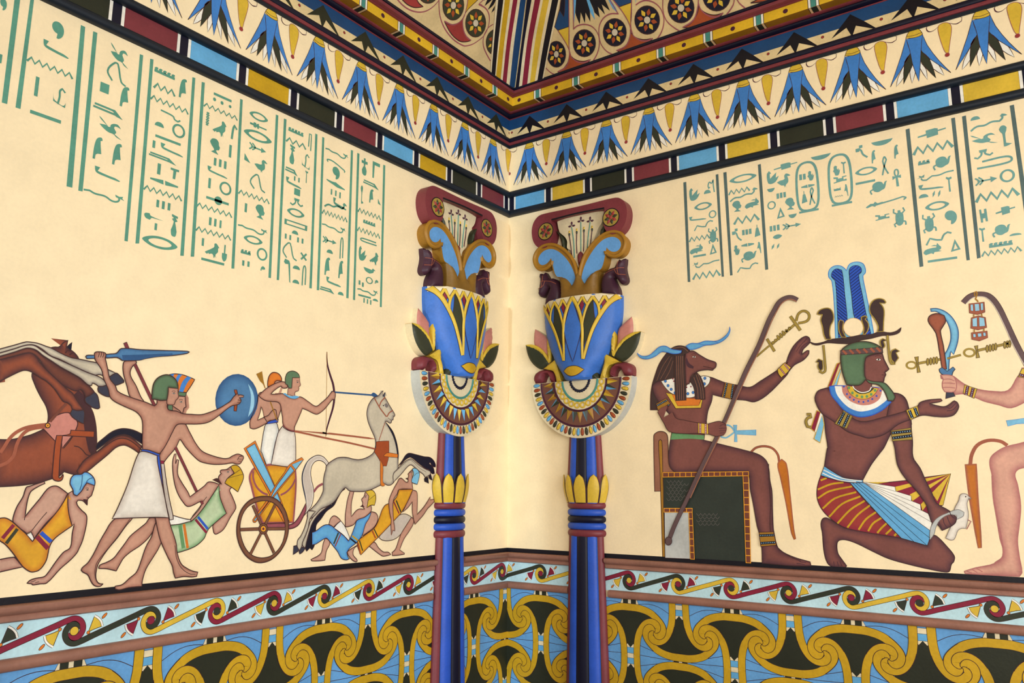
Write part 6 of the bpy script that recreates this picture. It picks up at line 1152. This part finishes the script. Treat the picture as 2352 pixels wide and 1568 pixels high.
textcol('last strip of green picture writing before the left column, topped by a cross', 'glyph', ['@f 1832 790 1865 805 @g 1660 1442 1632 1437', '@f 2222 968 2253 980 @g 2030 1540 2003 1535'], '@f opener 1940 1000 90 260 flag 2115 1060 110 250 canal 2040 1268 240 80 spoon 1905 1420 50 270 feather 2043 1440 60 210 @g rtri 1998 85 42 80 zig6 1860 250 320 70 comb5 1857 375 170 50 zig6 1850 508 315 70 hairpinH 1842 630 240 55 goose 1768 800 110 200 bird 1922 865 125 180 duckR 1862 1032 170 85 ring 1858 1170 100 95 curl 1957 1190 50 60 bar 1722 1198 25 60 bar 1768 1228 25 60 hsnake 1838 1325 290 85 bar 1792 1390 175 25 dome 1942 1440 75 32 bar 1785 1445 18 65 bar 1832 1460 18 65 bar 1877 1473 18 65')

V('i', 'r')
textcol('strip of green picture writing right of the right column, with triangle and beetle', 'glyph2', ['@i 75 620 128 607 @j 202 1233 155 1235', '@i 658 478 706 468 @j 808 1138 765 1140'], '@i goose 280 825 190 235 crook 575 690 120 230 dome 507 785 125 65 eye 430 1045 320 140 ring 602 1190 140 140 @j arm 335 85 310 95 snakeS 440 215 340 140 beetle 612 395 170 280 zig4 365 445 370 90 hare 310 640 240 170 htri 612 640 130 190 bar 368 760 230 35 hsnakeL 480 915 490 130 zig4 490 1105 490 120')
textcol('strip of green picture writing topped by one wide pointed oval on the right wall', 'glyph2', ['@i 795 440 853 430 @j 962 1112 918 1118', '@i 1418 300 1470 285 @j 1605 1008 1550 1018'], '@i eye 1148 545 495 150 zig4 1080 770 380 90 vsnake 1165 830 510 170 head 1040 1050 165 200 hare 1310 990 260 170 @j zig3 1210 105 450 130 twig 1040 385 170 230 bar 1157 345 45 95 bar 1218 335 45 95 bar 1280 322 45 95 weight 1408 310 105 215 bowtie 1235 565 230 60 featherL 1440 615 75 210 baby 1040 660 115 180 ball 1260 770 290 190 snakeS 1235 970 380 130')
textcol('group of green picture writing with two oval name rings and a long lizard sign', 'glyph2', [], '@i roll 1915 325 430 110 goose 1690 520 215 240 duck 1885 590 250 250 bowl 1655 760 140 65 bar 1777 865 45 95 bar 1838 850 45 95 bar 1900 838 45 95 ring 1665 1030 155 150 head 1998 1005 175 220 @j htri 1828 -12 145 200 bowl 2045 48 150 70 arrow 2032 220 330 110 bar 1655 278 45 100 bar 1718 265 45 100 bar 1785 252 45 100 lens 1773 418 170 80 loz 1690 600 55 100 loz 1782 588 50 100 @k cart 235 880 365 790 bar 130 730 42 90 bar 188 720 42 90 baby 288 705 105 155 bowtie 243 868 210 50 weight 188 1040 90 190 ribbon 310 1020 95 270 bowl 447 418 320 70 cart 748 765 380 800 baby 692 625 115 160 nail 805 575 80 190 hshape 748 760 205 100 crown 705 915 110 50 featherL 843 930 60 190 zig4 728 1025 125 25 twig 1085 330 185 210 bowl 1405 190 345 75 feather 1270 410 65 200 feather 1625 330 70 210 ribbon 1450 545 110 290 eye 1155 632 350 130 ankh 1635 740 135 270 bar 1143 806 310 35 ball 1350 885 285 190 lizard 1460 1115 640 110 hshape 1410 1350 220 90 beetle 1680 1355 195 290')
textcol('green picture writing strip with beetle, hare and triangle right of the plumed crown', 'glyph2', ['@l 158 530 228 508 @m 478 1500 410 1515', '@l 978 328 1046 312 @m 1315 1388 1255 1395'], '@l roll 627 590 520 150 zig4 645 855 720 150 comb3 487 1120 215 75 ball 815 1120 345 230 hsnakeL 690 1370 680 140 @m arm 615 65 455 120 nail 945 20 110 280 dome 480 235 175 65 loz 665 198 50 115 loz 765 190 50 125 eye 725 412 440 165 beetle 585 725 240 340 drop 975 620 215 245 snakeS 755 995 470 190 hare 640 1190 330 190 htri 1053 1120 180 220 bar 820 1380 535 42')
textcol('rightmost strip of green picture writing, with a flying duck and a long hairpin sign', 'glyph2', ['@l 1173 295 1243 275 @m 1510 1345 1445 1363', '@l 2033 100 2108 80 @m 2480 1300 2400 1320'], '@l dome 1410 325 175 65 vsnake 1655 390 690 200 flyduck 1570 700 490 230 spoon 1955 640 210 380 claws 1555 965 350 150 hairpinR 1765 1115 670 170 arrow 1610 1440 400 150 ring 1990 1360 280 235 @m zig4 1800 220 780 160 hshapeV 1562 590 140 240 roll 1955 495 360 150 nail 1545 930 115 260 ball 1885 850 345 220 dome 2135 925 225 40 comb5 1870 1100 430 85 zig6 1880 1235 720 100')
